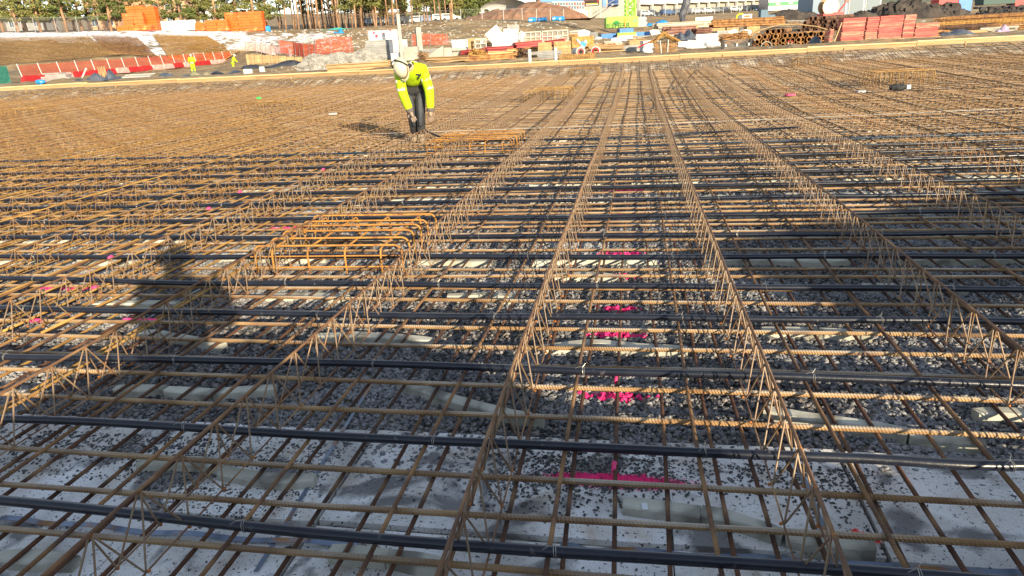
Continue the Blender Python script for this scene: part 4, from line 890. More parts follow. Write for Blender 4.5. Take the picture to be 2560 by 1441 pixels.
p, w_, h_ = place(1072, 1110, 118, 152, 43); tag(MB().add([(-w_ / 2, 0, 0), (w_ / 2, 0, 0), (w_ / 2, 0, h_), (-w_ / 2, 0, h_ * .4), (-w_ / 2, .8, 0), (w_ / 2, .8, 0), (w_ / 2, .8, h_), (-w_ / 2, .8, h_ * .4)], [(0, 1, 2, 3), (7, 6, 5, 4), (3, 2, 6, 7), (0, 3, 7, 4), (1, 5, 6, 2)]).build('concrete_block', concg, loc=p, rz=YAW), 'sloping concrete block right of the worker', 'block')
blockobj(1108, 1134, 120, 146, 44, concg, 'concrete_block', 'tapered pale concrete block between sloping block and rebar heap', 'block', .8, .6)
blockobj(1132, 1166, 101, 126, 50, whitefoil, 'wrapped_pack', 'white wrapped pack beside the plywood crate', 'pack', 1.)
cratew = mat('crate_plywood', (.34, .20, .085), (.44, .29, .14), 2, .8, rnd=.15)
def crate(px0, px1, pt, pb, d, label, rz=0, n_=4, m_=cratew, dp=1.):
    p, w_, h_ = place(px0, px1, pt, pb, d); rt = root('wooden_crate', p, YAW + rz, label, 'crate')
    MB().box((0, 0, h_ / 2), (w_ * .96, dp * .94, h_ * .97)).build('inner', woodold, rt)
    for k in range(n_): MB().box((0, -dp / 2, h_ * (k + .5) / n_), (w_, .04, h_ / n_ * .93)).build('board', m_, rt)
    for s in (-1, 1): MB().box((s * w_ * .36, -dp / 2 - .035, h_ / 2), (.07, .03, h_)).build('batten', m_, rt)
    MB().box((0, 0, h_ + .01), (w_, dp, .03)).build('lid', m_, rt)
crate(1171, 1202, 98, 122, 50, 'pale plywood crate left of the tilted white boards')
crate(1345, 1378, 110, 141, 44, 'left wooden crate in front of the red beams'); crate(1384, 1426, 107, 139, 44, 'right wooden crate in front of the red beams')
crate(1716, 1740, 66, 88, 58, 'wooden crate at the end of the brown steel beams')
for i, (a, c, t, b_) in enumerate([(1776, 1808, 70, 84), (1812, 1842, 70, 84), (1862, 1894, 68, 84)]): crate(a, c, t, b_, 62, ['left', 'middle', 'right'][i] + ' pale wooden crate behind the scrap steel', n_=3)
# big tilted white boards
for i, (a, c, t, b_, d, ry, lb) in enumerate([(1218, 1262, 70, 112, 52, -.62, 'large tilted white board pack with red print'), (1255, 1300, 74, 108, 53, .12, 'white board pack with red print right of the tilted one'), (1296, 1312, 76, 98, 55, .5, 'narrow white board leaning on the grey frames')]):
    p, w_, h_ = place(a, c, t, b_, d); r_ = root('board_pack', p, YAW, lb, 'board pack')
    for k in range(4): MB().box((0, k * .16, h_ * .52), (w_ * .82, .14, h_ * .92), ry=ry).build('board', printed, r_)
CTL[0] = False
blockobj(1268, 1298, 64, 76, 56, boardgrey, 'grey_pack', 'grey pack lying on top of the white boards', 'pack', 1)
CTL[0] = True
p, w_, h_ = place(1230, 1292, 104, 112, 49); r_ = root('frame_row', p, YAW, 'low row of blue-white window frames below the tilted boards', 'frames')
for k in range(7): MB().ring((-w_ / 2 + w_ * k / 7 + .1, 0, .12), .07, .13, .5, (0, 1, .1), 4).build('frame', mat('pale_blue_frame', (.45, .52, .58)), r_)
def gridframe(px0, px1, pt, pb, d, label, nx_=5, nz_=2, m_=mat('dusty_grey_steel', (.40, .37, .33), (.5, .46, .4), 3)):
    p, w_, h_ = place(px0, px1, pt, pb, d); rt = root('steel_grating', p, YAW, label, 'grating')
    for k in range(nx_ + 1): MB().box((-w_ / 2 + w_ * k / nx_, 0, h_ / 2), (.07, .07, h_)).build('upright', m_, rt)
    for k in range(nz_ + 1): MB().box((0, -.075, .04 + (h_ - .08) * k / nz_), (w_, .07, .07)).build('rail', m_, rt)
    for k in range(nx_ * 5): MB().box((-w_ / 2 + w_ * (k + .5) / nx_ / 5, .075, h_ / 2), (.025, .025, h_ * .96)).build('bar', m_, rt)
gridframe(1290, 1352, 80, 106, 50, 'left grey steel grating frame behind the red beams'); gridframe(1356, 1420, 76, 104, 51, 'right grey steel grating frame behind the red beams'); gridframe(1188, 1216, 97, 121, 49, 'small pale frame between crate and tilted boards', 2)
# red beams
def beams(px0, px1, pt, pb, d, n_, m_, label, seed, nm='beam_bundle', tilt=.0, part='beam', layers=3, dp=1.6, slope=0.):
    p, w_, h_ = place(px0, px1, pt, pb, d); rt = root(nm, p, YAW + tilt, label, 'beams'); r = np.random.default_rng(seed); hh = h_ / layers
    for j in range(layers):
        for i in range(max(1, n_ // layers)):
            y = -dp / 2 + dp * (i + .5) / max(1, n_ // layers); b = MB(); L_ = w_ * r.uniform(.86, 1.0)
            c = (r.normal(0, .03 * w_), y, hh * (j + .5) + .02); a_ = slope + r.normal(0, .02)
            b.box((c[0], c[1], c[2] + hh * .38), (L_, dp / n_ * layers * .8, hh * .2), ry=a_).box((c[0], c[1], c[2] - hh * .38), (L_, dp / n_ * layers * .8, hh * .2), ry=a_).box((c[0], c[1], c[2]), (L_, dp / n_ * layers * .3, hh * .56), ry=a_); b.build(part, m_, rt)
    return rt
redbeam = mat('red_beam', (.40, .03, .035), (.30, .04, .04), 1.5, .6, rnd=.15)
beams(1215, 1285, 118, 134, 47, 9, redbeam, 'dark red beams beside the rusty bar heap', 1); beams(1280, 1356, 106, 124, 48, 9, redbeam, 'slanting red beams left of the wooden crates', 2, tilt=.25, slope=-.06); beams(1362, 1414, 100, 112, 49, 6, redbeam, 'red beams above the wooden crates', 3, slope=-.05)
beams(1152, 1215, 124, 136, 46, 6, redbeam, 'red beams poking out left of the rusty bar heap', 4)
beams(1160, 1292, 137, 150, 40, 6, rust_stack, 'long brown steel profiles lying behind the timber edge', 5, dp=1.0, layers=2)
beams(1060, 1170, 142, 156, 39, 4, woodold, 'weathered planks lying right behind the worker', 6, nm='plank_pile', part='plank', layers=2, dp=1.)
beams(820, 990, 158, 174, 38, 8, woodold, 'loose planks lying left of the worker behind the edge', 7, nm='plank_pile', part='plank', layers=2, dp=1.6)
beams(1216, 1292, 128, 141, 43, 4, wood, 'pale timber planks under the rusty bar heap', 8, nm='plank_pile', part='plank', layers=2, dp=1.)
beams(1660, 1735, 66, 84, 56, 8, mat('brown_steel_beam', (.16, .06, .045), (.28, .14, .1), 2, .7), 'dark brown steel beams with a pale top', 9, tilt=.1); beams(1735, 1775, 70, 82, 55, 6, mat('brown_steel_beam', ()), 'short brown steel beams right of the dark ones', 10)
beams(1628, 1770, 52, 66, 68, 6, mat('beige_panel', (.42, .36, .29), (.5, .43, .34), 2), 'long beige panels behind the brown beams', 11, layers=2, part='panel'); beams(1762, 1960, 48, 66, 74, 9, rust_stack, 'long rusty mesh bundles behind the pale crates', 12, layers=3)
def scrap(px0, px1, pt, pb, d, m_, label, seed, n_=60, nm='rusty_bar_heap', cat='scrap heap', r=.03, dp=1.2):
    p, w_, h_ = place(px0, px1, pt, pb, d); g = np.random.default_rng(seed); b = MB()
    for k in range(n_):
        c = np.array([g.uniform(-.5, .5) * w_, g.uniform(-.5, .5) * dp, 0]); e = max(.15, 1 - (2 * c[0] / w_) ** 2); c[2] = g.uniform(.05, .95) * h_ * e; q = g.normal(0, 1, 3) * [.3 * w_, .3, .12 * h_]
        P = np.array([c - q / 2, c + g.normal(0, .06, 3), c + q / 2]); P[:, 2] = np.clip(P[:, 2], .03, h_); P[:, 0] = np.clip(P[:, 0], -w_ / 2, w_ / 2); b.tube(P, r, 4)
    o = b.build(nm, m_, loc=p, rz=YAW); o['kind'] = 'stuff'; o['label'] = label
scrap(1172, 1218, 121, 138, 45, rust_gold, 'rusty bar scrap', 1, 110); scrap(1284, 1326, 120, 146, 42, rust_black, 'dark rusty chains and bars', 2, 120); scrap(1786, 1880, 84, 112, 48, rust_stack, 'heap of rusty bar offcuts', 3, 200); scrap(1840, 1875, 78, 100, 50, rust_gold, 'rusty bar scrap', 4, 90)
scrap(1040, 1075, 128, 150, 42, rust_stack, 'tangled wire rings', 5, 70, r=.018)
p, w_, h_ = place(1398, 1486, 136, 152, 36); r_ = root('mesh_cage', p, YAW, 'golden corrugated mesh trough behind the timber edge', 'mesh cage')
for k in range(17): MB().tube([(-w_ / 2 + w_ * k / 16, -.2, 0), (-w_ / 2 + w_ * k / 16, -.2, h_), (-w_ / 2 + w_ * k / 16, .3, h_), (-w_ / 2 + w_ * k / 16, .3, 0)], .016, 4).build('hoop', rust_gold, r_)
for k in range(5): MB().tube([(-w_ / 2, -.2, .03 + k * .07), (w_ / 2, -.2, .03 + k * .07)], .012, 4).build('wire', rust_gold, r_)
blockobj(1428, 1482, 92, 120, 47, rust_gold, 'steel_plate_box', 'ochre rusty steel box behind the white and blue pump', 'box', 1.2)
p, w_, h_ = place(1440, 1468, 97, 124, 45); r_ = root('pump', p, YAW, 'white and blue pump unit in front of the ochre box', 'pump')
MB().tube([(-.3, 0, h_), (-.1, 0, h_ * .6), (.15, -.1, .1)], .09, 8).build('pipe', white, r_, smooth=True); MB().box((.12, 0, h_ * .55), (.35, .3, .22), ry=.5).build('motor', skyblue, r_); MB().blob((.25, -.05, h_ * .72), .13, n=10).build('valve', white, r_)
for i, px in enumerate((1452, 1489)):
    p, w_, h_ = place(px - 13, px + 13, 122 - 3 * i, 139 - 2 * i, 40); r_ = root('flanged_pipe', p, YAW + .2 - .4 * i, ['left', 'right'][i] + ' white flanged pipe with a red rim facing the viewer', 'pipe')
    MB().ring((0, 0, .22), .16, .25, .9, (0, 1, 0), 18).build('pipe', white, r_, smooth=False); MB().ring((0, -.03, .22), .13, .21, .05, (0, 1, 0), 18).build('rim', redp, r_); MB().ring((0, .04, .22), .22, .29, .05, (0, 1, 0), 18).build('flange', concg, r_)
p, w_, h_ = place(1178, 1181, 64, 125, 52, False)
# mobile crane
p, w_, h_ = place(1500, 1625, 48, 104, 92); r_ = root('mobile_crane', p, YAW, 'lime green tower crane on a blue and white truck chassis', 'crane')
u = 92 / F
def cx(px): return (px - 1562) * u
def cz(py): return (104 - py) * u
MB().box((cx(1552), 0, (cz(47) + cz(71)) / 2), (78 * u, 2.2, 24 * u)).box((cx(1552), 0, cz(46)), (70 * u, 1.9, 2 * u)).build('counterweight', limem, r_)
MB().box((cx(1558), -1.12, cz(60)), (3 * u, .05, 22 * u)).build('warning_stripe', mat('orange_stripe', (.8, .25, .03)), r_)
def text(s, size, m_, parent, loc, rx=math.pi / 2, nm='lettering', ext=.01, rz=0, sx=1):
    c = bpy.data.curves.new(nm, 'FONT'); c.body = s; c.size = size; c.extrude = ext; c.align_x = 'CENTER'; c.materials.append(m_); o = bpy.data.objects.new(nm, c); COL.objects.link(o); o.parent = parent; o.location = loc; o.rotation_euler = (rx, 0, rz); o.scale[0] = sx; return o
text('LIEBHERR', .80, dark, r_, (cx(1538), -1.14, cz(71)), ext=.02)
MB().blob((cx(1537), -1.12, cz(60)), .35, sq=(1.2, .06, .75), n=12).build('emblem', mat('dark_green_mark', (.02, .18, .04)), r_)
text('///', .5, bluem, r_, (cx(1583), -1.13, cz(60)))
MB().box((cx(1562), 0, cz(79)), (34 * u, 2.4, 11 * u)).build('slewing_base', bluem, r_); MB().box((cx(1562), -1.25, cz(86)), (46 * u, .3, 6 * u)).build('bumper_stripe', limem, r_)
MB().box((cx(1562), -.3, cz(94)), (48 * u, 2.4, 9 * u)).build('chassis', white, r_)
for s in (-1, 1):
    MB().box((cx(1562 + s * 42), 0, cz(89)), (36 * u, .8, 11 * u)).build('outrigger', bluem, r_); MB().tube([(cx(1562 + s * 58), 0, cz(92)), (cx(1562 + s * 58), 0, 0)], .12, 8).build('outrigger_leg', redpale, r_); MB().box((cx(1562 + s * 20), -1.45, cz(94)), (9 * u, .2, 5 * u)).build('tail_light', mat('orange_light', (.85, .16, .02)), r_)
    for yy in (-.7, .8): MB().tube([(cx(1562 + s * 17) - .22, yy, .5), (cx(1562 + s * 17) + .22, yy, .5)], .5, 16).build('wheel', dark, r_)
mh = 13; ms = 22 * u / 2; mxc = cx(1575)
for sx in (-1, 1):
    for sy in (-1, 1): MB().box((mxc + sx * ms, sy * ms, cz(48) + mh / 2), (.16, .16, mh)).build('mast_leg', limem, r_)
for k in range(12):
    z = cz(48) + k * mh / 12; z2 = z + mh / 12; b = MB()
    for sy in (-1, 1): b.tube([(mxc - ms, sy * ms, z), (mxc + ms, sy * ms, z2)], .06, 4).tube([(mxc + ms, sy * ms, z), (mxc - ms, sy * ms, z2)], .06, 4).tube([(mxc - ms, sy * ms, z2), (mxc + ms, sy * ms, z2)], .05, 4)
    for sx in (-1, 1): b.tube([(mxc + sx * ms, -ms, z), (mxc + sx * ms, ms, z2)], .05, 4)
    b.build('mast_lacing', limem, r_)
# van
def car(p, rz, m_, label, van=False, group=None, cat='car', s=1.):
    rt = root('parked_van' if van else 'parked_car', p, rz, label, cat, group)
    pr = [(-2.1, .35), (-2.1, 1.0), (-1.9, 1.55 if not van else 2.0), (.5, 1.5 if not van else 2.0), (1.1, 1.0 if not van else 1.2), (2.1, .85), (2.15, .35)] if not van else [(-2.4, .35), (-2.4, 2.2), (1.0, 2.25), (1.7, 1.3), (2.4, 1.1), (2.4, .35)]
    b = MB(); k = len(pr); V = [(x * s, -.85 * s, z * s) for x, z in pr] + [(x * s, .85 * s, z * s) for x, z in pr]
    b.add(V, [tuple(range(k)), tuple(range(k, 2 * k))[::-1]] + [((i + 1) % k, i, k + i, k + (i + 1) % k) for i in range(k)]); b.build('body', m_, rt)
    for sd in (-1, 1): MB().box((-.6 * s if not van else 1.0 * s, sd * .86 * s, (1.22 if not van else 1.7) * s), ((2.0 if not van else .8) * s, .03, .36 * s)).build('side_window', glass, rt)
    for ax in (-1.35, 1.35):
        for sd in (-1, 1): MB().tube([(ax * s, sd * .72 * s, .34 * s), (ax * s, sd * .9 * s, .34 * s)], .33 * s, 12).build('wheel', dark, rt)
    return rt
p, _, _ = place(1590, 1612, 60, 79, 118); car(p, YAW + 1.2, white, 'white van parked right of the green crane', True, cat='van')
# rusty roof-like bundle
p, w_, h_ = place(1628, 1692, 82, 136, 39); r_ = root('rebar_bundle', p, YAW, 'roof-shaped bundle of rusty bars piled on a mesh cage', 'rebar bundle'); g = np.random.default_rng(5)
for k in range(46):
    s = 1 if k % 2 else -1; y = g.uniform(-.5, .5); z0 = h_ * .48 + g.uniform(0, .12); MB().tube([(s * (w_ * .5 + g.uniform(-.1, .15)), y, z0), (s * g.uniform(-.15, .1), y + g.normal(0, .05), h_ * g.uniform(.78, 1.0))], .014, 4).build('bar', rust_gold, r_)
for k in range(14):
    x = -w_ * .4 + w_ * .8 * k / 13; MB().tube([(x, -.5, 0), (x, -.5, h_ * .5), (x, .5, h_ * .5), (x, .5, 0)], .012, 4).build('hoop', rust_stack, r_)
for k in range(6): MB().tube([(-w_ * .42, -.52, h_ * .08 * (k + .5)), (w_ * .42, -.52, h_ * .08 * (k + .5))], .012, 4).build('wire', rust_stack, r_)
MB().tube([(-.28, -.6, 0), (-.36, -.6, h_ * .6)], .03, 6).build('stick', white, r_); MB().tube([(.05, -.6, 0), (.09, -.6, h_ * .62)], .03, 6).build('stick', white, r_)
MB().tube([(-w_ * .5, 0, h_ * .60), (-w_ * 1.0, .2, h_ * .35)], .035, 6).build('red_bar', redp, r_)
packs(1733, 1790, 86, 116, 46, 6, 'white plastic wrapped pallet of boards beside the brown beams', 21, whitefoil, 1.1, nmp='layer', cols_=1, nm='wrapped_pallet', cat='pallet'); packs(1690, 1732, 104, 120, 44, 4, 'low silver wrapped stack left of the white pallet', 22, mat('silver_sheet', ()), 1.1, nmp='layer', cols_=1, nm='wrapped_pallet', cat='pallet')
packs(1604, 1628, 104, 134, 42, 5, 'silver wrapped stack left of the roof-shaped bundle', 23, mat('silver_sheet', ()), 1.1, nmp='layer', cols_=1, nm='wrapped_pallet', cat='pallet')
CTL[0] = False
cloth(1692, 1734, 72, 100, 52, darkcloth, 'crumpled dark blue tarpaulin on the brown beams', 12); CTL[0] = True; cloth(1615, 1680, 50, 62, 104, skyblue, 'bright blue pipes and sheet behind the crane', 13)
for i, (a, c, t, b_) in enumerate([(1321, 1341, 46, 57), (1343, 1368, 45, 54), (1380, 1397, 42, 52), (1396, 1411, 42, 53)]):
    p, w_, h_ = place(a, c, t, b_, 112); tag(MB().tube([(-w_ / 2, 0, h_ / 2), (0, .1, h_ * .55), (w_ / 2, 0, h_ / 2)], h_ / 2, 8).tube([(-w_ / 3, .2, h_ * .8), (w_ / 2.4, .3, h_ * .8)], h_ * .3, 8).build('blue_roll', skyblue, loc=p, rz=YAW), 'bright blue wrapped roll on the slope, %s from the left' % ordw(i + 1), 'roll', 'bright blue rolls on the slope')
# hanging dark hose of the concrete pump
p, w_, h_ = place(1698, 1726, 0, 60, 85, False); r_ = root('pump_hose', W(1712, 60, 85), YAW, 'dark fabric sleeve hanging down behind the beige panels', 'sleeve')
MB().tube([(-.3, 0, 0), (-.35, 0, 1.0), (.1, 0, 2.2), (.35, .1, 3.6), (.5, .1, 6.)], [.25, .42, .5, .4, .25], 10).build('sleeve', mat('dark_sleeve', (.03, .035, .05), (.12, .12, .14), 1.5, .6, .5), r_); MB().tube([(.5, .1, 6.), (.5, .1, 11)], .06, 6).build('cable', dark, r_)
blockobj(1738, 1781, 42, 60, 78, white, 'site_hoarding', 'white panel behind the beige panels', 'panel', .1)
p, w_, h_ = place(1855, 1879, 36, 54, 90); r_ = root('sign_board', p, YAW, 'white sign board with two red ovals', 'sign'); MB().box((0, 0, h_ / 2), (w_, .08, h_)).build('board', white, r_)
for z in (.27, .72): MB().blob((0, -.06, h_ * z), .42, sq=(1, .05, .32), n=12).build('oval', mat('orange_red', (.75, .15, .05)), r_)
p, w_, h_ = place(1838, 1857, 35, 54, 95); r_ = root('excavator', p, YAW, 'small yellow excavator arm beside the sign board', 'excavator'); MB().tube([(-.4, 0, .3), (-.3, 0, .8), (.0, 0, 1.0), (.5, 0, .95)], .1, 6).build('arm', mat('yellow_paint', (.8, .65, .02)), r_); MB().box((.3, .3, .45), (.9, .8, .7)).build('cab', glass, r_); MB().box((.2, .3, .12), (1.2, .9, .25)).build('track', dark, r_)
blockobj(1898, 1916, 27, 53, 95, mat('slate_blue_box', (.10, .16, .22)), 'steel_cabinet', 'tall slate blue steel cabinet', 'cabinet', 1.); blockobj(1913, 1934, 38, 52, 96, mat('slate_blue_box', ()), 'steel_cabinet', 'low slate blue steel cabinet with a window', 'cabinet', 1.)
# rusty pipe piles
def pipes(px0, px1, pt, pb, d, n_, r, m_, label, seed, L_=3.5, rz=-.5):
    p, w_, h_ = place(px0, px1, pt, pb, d); rt = root('pipe_pile', p, YAW, label, 'pipe pile'); k = 0; row = 0
    while k < n_:
        z = r + row * r * 1.78; half = w_ / 2 * math.sqrt(max(0, 1 - (z / h_) ** 1.6)); x = -half + r + (row % 2) * r
        if half < r: break
        while x < half - r * .5 and k < n_:
            MB().ring((x + r * .1 * math.sin(k * 4), .15 * math.sin(k * 2.7), z), r * .74, r * .97, L_, (math.sin(-rz), math.cos(rz), .02), 14).build('pipe', m_, rt, smooth=False); x += 2.02 * r; k += 1
        row += 1
    return rt
pr_ = pipes(1872, 2070, 62, 120, 43, 46, .155, rust_stack, 'pile of rusty hollow pipes facing the viewer under a curved plank', 1)
p = W(1872, 92, 41.5); P = [W(1872, 92, 41.5) - p, W(1900, 76, 41.7) - p, W(1945, 64, 42) - p, W(1990, 62, 42) - p, W(2040, 68, 42) - p, W(2066, 76, 42) - p]
V = [];
for q_ in P: V += [(q_[0], q_[1] - .3, q_[2]), (q_[0], q_[1] + .2, q_[2]), (q_[0], q_[1] + .2, q_[2] + .05), (q_[0], q_[1] - .3, q_[2] + .05)]
tag(MB().add(V, [(k * 4 + a, k * 4 + (a + 1) % 4, k * 4 + 4 + (a + 1) % 4, k * 4 + 4 + a) for k in range(5) for a in range(4)]).build('bowed_plank', woodold, loc=p), 'long bowed plank lying over the rusty pipe pile', 'plank')
pipes(1990, 2130, 34, 80, 58, 40, .17, rust_black, 'dark pile of black pipes behind the red board stacks', 2, rz=-.9, L_=5)
CTL[0] = False; p, w_, h_ = place(2052, 2098, 8, 40, 62); r_ = root('cable_drum', p + [0, 0, .2], YAW, 'round pale wooden drum end on top of the black pipes', 'cable drum')
MB().tube([(0, -.05, .55), (0, .05, .55)], .72, 28).build('disc', mat('pale_drum_wood', (.75, .52, .36), (.8, .6, .42), 2), r_); MB().tube([(0, .05, .55), (0, .9, .55)], .35, 16).build('core', woodold, r_); MB().tube([(0, .9, .55), (0, 1., .55)], .72, 28).build('disc', woodold, r_)
MB().box((0, .3, -.10), (1.5, 1.3, .2)).build('cradle', redp, r_)
p, w_, h_ = place(2096, 2122, 3, 36, 62); r_ = root('lifting_machine', p + [0, 0, .2], YAW, 'orange-red lifting arm with a shovel head beside the wooden drum', 'machine arm'); MB().tube([(-.5, 0, 0), (.1, 0, .75)], .07, 6).build('arm', redp, r_); MB().box((.22, 0, .95), (.42, .2, .34), ry=.3, taper=.6).build('head', redp, r_); MB().box((.12, 0, .4), (.1, .1, .8)).build('post', white, r_); MB().box((-.5, 0, -.1), (.9, .6, .2)).build('base', redp, r_)
CTL[0] = True
redpale2 = mat('worn_red_lacquer', (.33, .09, .065), (.44, .26, .18), 3, .8, stretch=(.6, 1, 6), lo=.4, hi=.6, rnd=.15)
# red and pale board stacks
for i, (a, c, t, b_, d, n_) in enumerate([(2063, 2077, 75, 108, 37, 7), (2093, 2153, 48, 104, 37, 13), (2153, 2187, 46, 102, 37.3, 12), (2184, 2246, 43, 100, 37.6, 13), (2245, 2277, 40, 96, 38, 12), (2275, 2337, 60, 96, 38.3, 8)]):
    p, w_, h_ = place(a, c, t, b_, d); rt = root('board_stack', p, YAW - .05, ['narrow red board stack beside the pipe pile', 'wide red board stack, leftmost of the close row of five', 'narrow red board stack, second in the row of five', 'tall wide red board stack in the middle of the row of five', 'narrow tallest red board stack, fourth in the row', 'low red board stack at the right end of the row'][i], 'board stack', 'red edged board stacks'); g = np.random.default_rng(i + 60)
    MB().box((0, 0, .04), (w_, 1.1, .07)).build('pallet', woodold, rt)
    for k in range(n_):
        hh = (h_ - .08) / n_; MB().box((g.normal(0, .012) + (.025 if k % 5 == 0 else 0) + .004 * k - .02, 0, .08 + hh * (k + .5)), (w_ - .13, .7, hh * .86), rz=g.normal(0, .01)).build('board', [redlaq, redlaq, redpale2][int(g.integers(3))], rt)
MB_ = MB().tube([(0, 0, 0), (.35, .1, .95)], .025, 4); p, _, _ = place(2080, 2092, 78, 104, 36); tag(MB_.build('leaning_stick', wood, loc=p, rz=YAW), 'thin stick leaning on the wide red board stack', 'stick')
cloth(2018, 2058, 90, 114, 38, darkcloth, 'blue-grey bag left of the narrow red stack', 21, dp=.7, nm='bag', cat='bag')
for i, px in enumerate((1970, 1979)): p, w_, h_ = place(px - 2, px + 2, 102, 116, 37); r_ = root('marker_stake', p, YAW, ['left', 'right'][i] + ' red-topped marker stake before the pipe pile', 'stake'); MB().tube([(0, 0, 0), (0, 0, .2)], .02, 6).build('stake', white, r_); MB().tube([(0, 0, .2), (0, 0, .31)], .03, 6).build('cap', redp, r_)
a = np.linspace(0, math.pi, 14); p, w_, h_ = place(1902, 1930, 104, 118, 38); tag(MB().tube(np.c_[w_ / 2 * np.cos(a), 0 * a, h_ * np.sin(a)], .025, 6).build('hose_loop', concg, loc=p, rz=YAW), 'pale hose loop in front of the pipe pile', 'hose')
p, w_, h_ = place(1806, 1876, 99, 124, 38); r_ = root('net_frame', p, YAW, 'dark netting frame with white tags before the scrap steel', 'frame')
for x in (-.5, .5): MB().box((x * w_, 0, h_ * .5), (.12, .1, h_)).build('end_board', dark, r_)
for k in range(14): MB().tube([(-w_ / 2, .05, h_ * k / 14), (w_ / 2, .05, h_ * k / 14)], .008, 3).build('strand', boardgrey, r_)
for x in (-.4, .0, .42): MB().box((x * w_, -.06, h_ * .45), (.09, .02, .14)).build('tag', white, r_)
# rebar stock at the right
for i, (a, c, t, b_, d, n_, m_) in enumerate([(2340, 2640, 36, 50, 70, 40, rust_stack), (2285, 2640, 50, 62, 60, 40, rust_gold), (2335, 2480, 62, 78, 52, 24, rust_black), (2470, 2640, 58, 76, 50, 30, rust_stack), (1960, 2130, 52, 62, 84, 24, rust_stack)]):
    p, w_, h_ = place(a, c, t, b_, d); r_ = root('rebar_stock', p, YAW + .03, ['rear stock of rusty mesh mats at the right edge', 'golden stock of rebar mats behind the low red stack', 'dark stock of bars with black shade beneath', 'brown stock of bars at the right edge of the photo', 'rusty mesh stock behind the black pipes'][i], 'rebar stock'); g = np.random.default_rng(i + 80)
    for k in range(n_):
        y = g.uniform(-1.1, 1.1); z = h_ * g.uniform(.1, 1); MB().tube([(-w_ / 2 + g.uniform(0, .4), y, z), (0, y, z + .02), (w_ / 2, y, z + g.normal(0, .02))], .022, 4).build('bar', m_, r_)
    for k in range(int(w_ / .35)): x = -w_ / 2 + k * .35; MB().tube([(x, -1.12, .0), (x, -1.12, h_), (x, 1.12, h_)], .014, 4).build('cross_wire', m_, r_)
    for k in range(4): MB().box((-w_ / 2 + w_ * (k + .5) / 4, 0, .04), (.1, 2.2, .1)).build('bearer', woodold, r_)
blockobj(2402, 2472, 76, 82, 44, wood, 'plank', 'pale plank lying before the dark bar stock', 'plank', .3); cloth(2338, 2430, 72, 88, 42, darkcloth, 'grey plastic sheeting right of the low red stack', 25)
cloth(2488, 2524, 62, 80, 43, mat('lilac_sling', (.45, .35, .48), (.3, .2, .3), 5), 'lilac lifting slings on the bar stock', 26, nm='lifting_sling', cat='sling', dp=.4)

# small clutter of the storage yard
g_ = np.random.default_rng(77); cl = [('plank_bundle', 'bundle of weathered planks', 'planks'), ('steel_profile_bundle', 'bundle of rusty steel profiles', 'steel profiles'), ('wrapped_bale', 'silver wrapped bale', 'bale'), ('low_pallet', 'low pallet of boards', 'pallet'), ('leaning_sheet', 'leaning weathered sheet', 'sheet'), ('pipe_length', 'loose grey pipes', 'pipes')]
spots = [(1140, 140, 46), (1165, 118, 58), (1190, 112, 62), (1210, 128, 54), (1240, 118, 58), (1262, 128, 48), (1300, 112, 56), (1325, 108, 60), (1340, 140, 42), (1362, 98, 66), (1390, 96, 66), (1415, 92, 70), (1440, 88, 74), (1420, 118, 48), (1460, 100, 64), (1480, 92, 74), (1496, 100, 66), (1505, 126, 46), (1530, 120, 52), (1548, 112, 62), (1580, 118, 56), (1600, 112, 60), (1615, 98, 74), (1640, 92, 78), (1648, 78, 96), (1675, 96, 62), (1690, 92, 62), (1700, 118, 44), (1720, 92, 60), (1750, 124, 42), (1770, 66, 84), (1790, 62, 88), (1800, 92, 58), (1815, 58, 92), (1830, 92, 58), (1850, 62, 86), (1862, 96, 54), (1880, 62, 86), (1905, 60, 88), (1930, 62, 84), (1955, 60, 88), (1990, 60, 84), (1275, 96, 72), (1235, 100, 72), (1155, 128, 52), (1318, 132, 45), (1375, 146, 39), (1515, 134, 42), (1560, 130, 44), (1595, 126, 46), (1780, 118, 42), (1090, 136, 50), (2040, 70, 60), (2350, 92, 42), (2420, 88, 44), (2500, 84, 46)]
for i, (px, py, d) in enumerate(sorted(spots)):
    k = i * 5 % 6 if i % 7 else 3; nm, lb, ct = cl[k]; wd = g_.uniform(.9, 2.4); hh = g_.uniform(.18, .55); p, _, _ = place(px - 1, px + 1, py - 1, py, d); r_ = root(nm, p, YAW + g_.uniform(-.6, .6), lb + ' in the storage yard, %s small pile from the left' % ordw(i + 1), ct, 'small piles in the storage yard')
    mm_ = [woodold, rust_stack, mat('silver_sheet', ()), [boardgrey, woodold, redbeam][i % 3], [boardgrey, rust_gold, whitefoil][i % 3], concg][k]
    if k in (0, 1, 5):
        for q in range(7): MB().tube([(-wd / 2 + g_.uniform(-.2, .2), g_.uniform(-.3, .3), .06 + hh * q / 8), (wd / 2 + g_.uniform(-.2, .2), g_.uniform(-.3, .3), .06 + hh * q / 8 + g_.normal(0, .05))], .055 if k != 5 else .07, 4 if k < 5 else 8).build(['plank', 'profile', '', '', '', 'pipe'][k], mm_, r_)
    elif k == 2: MB().blob((0, 0, hh * .6), hh * .8, sq=(wd / 2 / hh, 1.1, .8), n=10, jit=.06, seed=i).build('wrap', mm_, r_)
    elif k == 3:
        for q in range(5): MB().box((g_.normal(0, .03), 0, hh * (q + .5) / 5), (wd * .8, 1., hh / 5 * .85), rz=g_.normal(0, .03)).build('board', mm_, r_)
    else:
        for q in range(3): MB().box((q * .2 - .2, q * .12, hh * .9), (wd * .6, .06, hh * 1.8), rx=-.5, ry=g_.normal(0, .2)).build('sheet', mm_, r_)

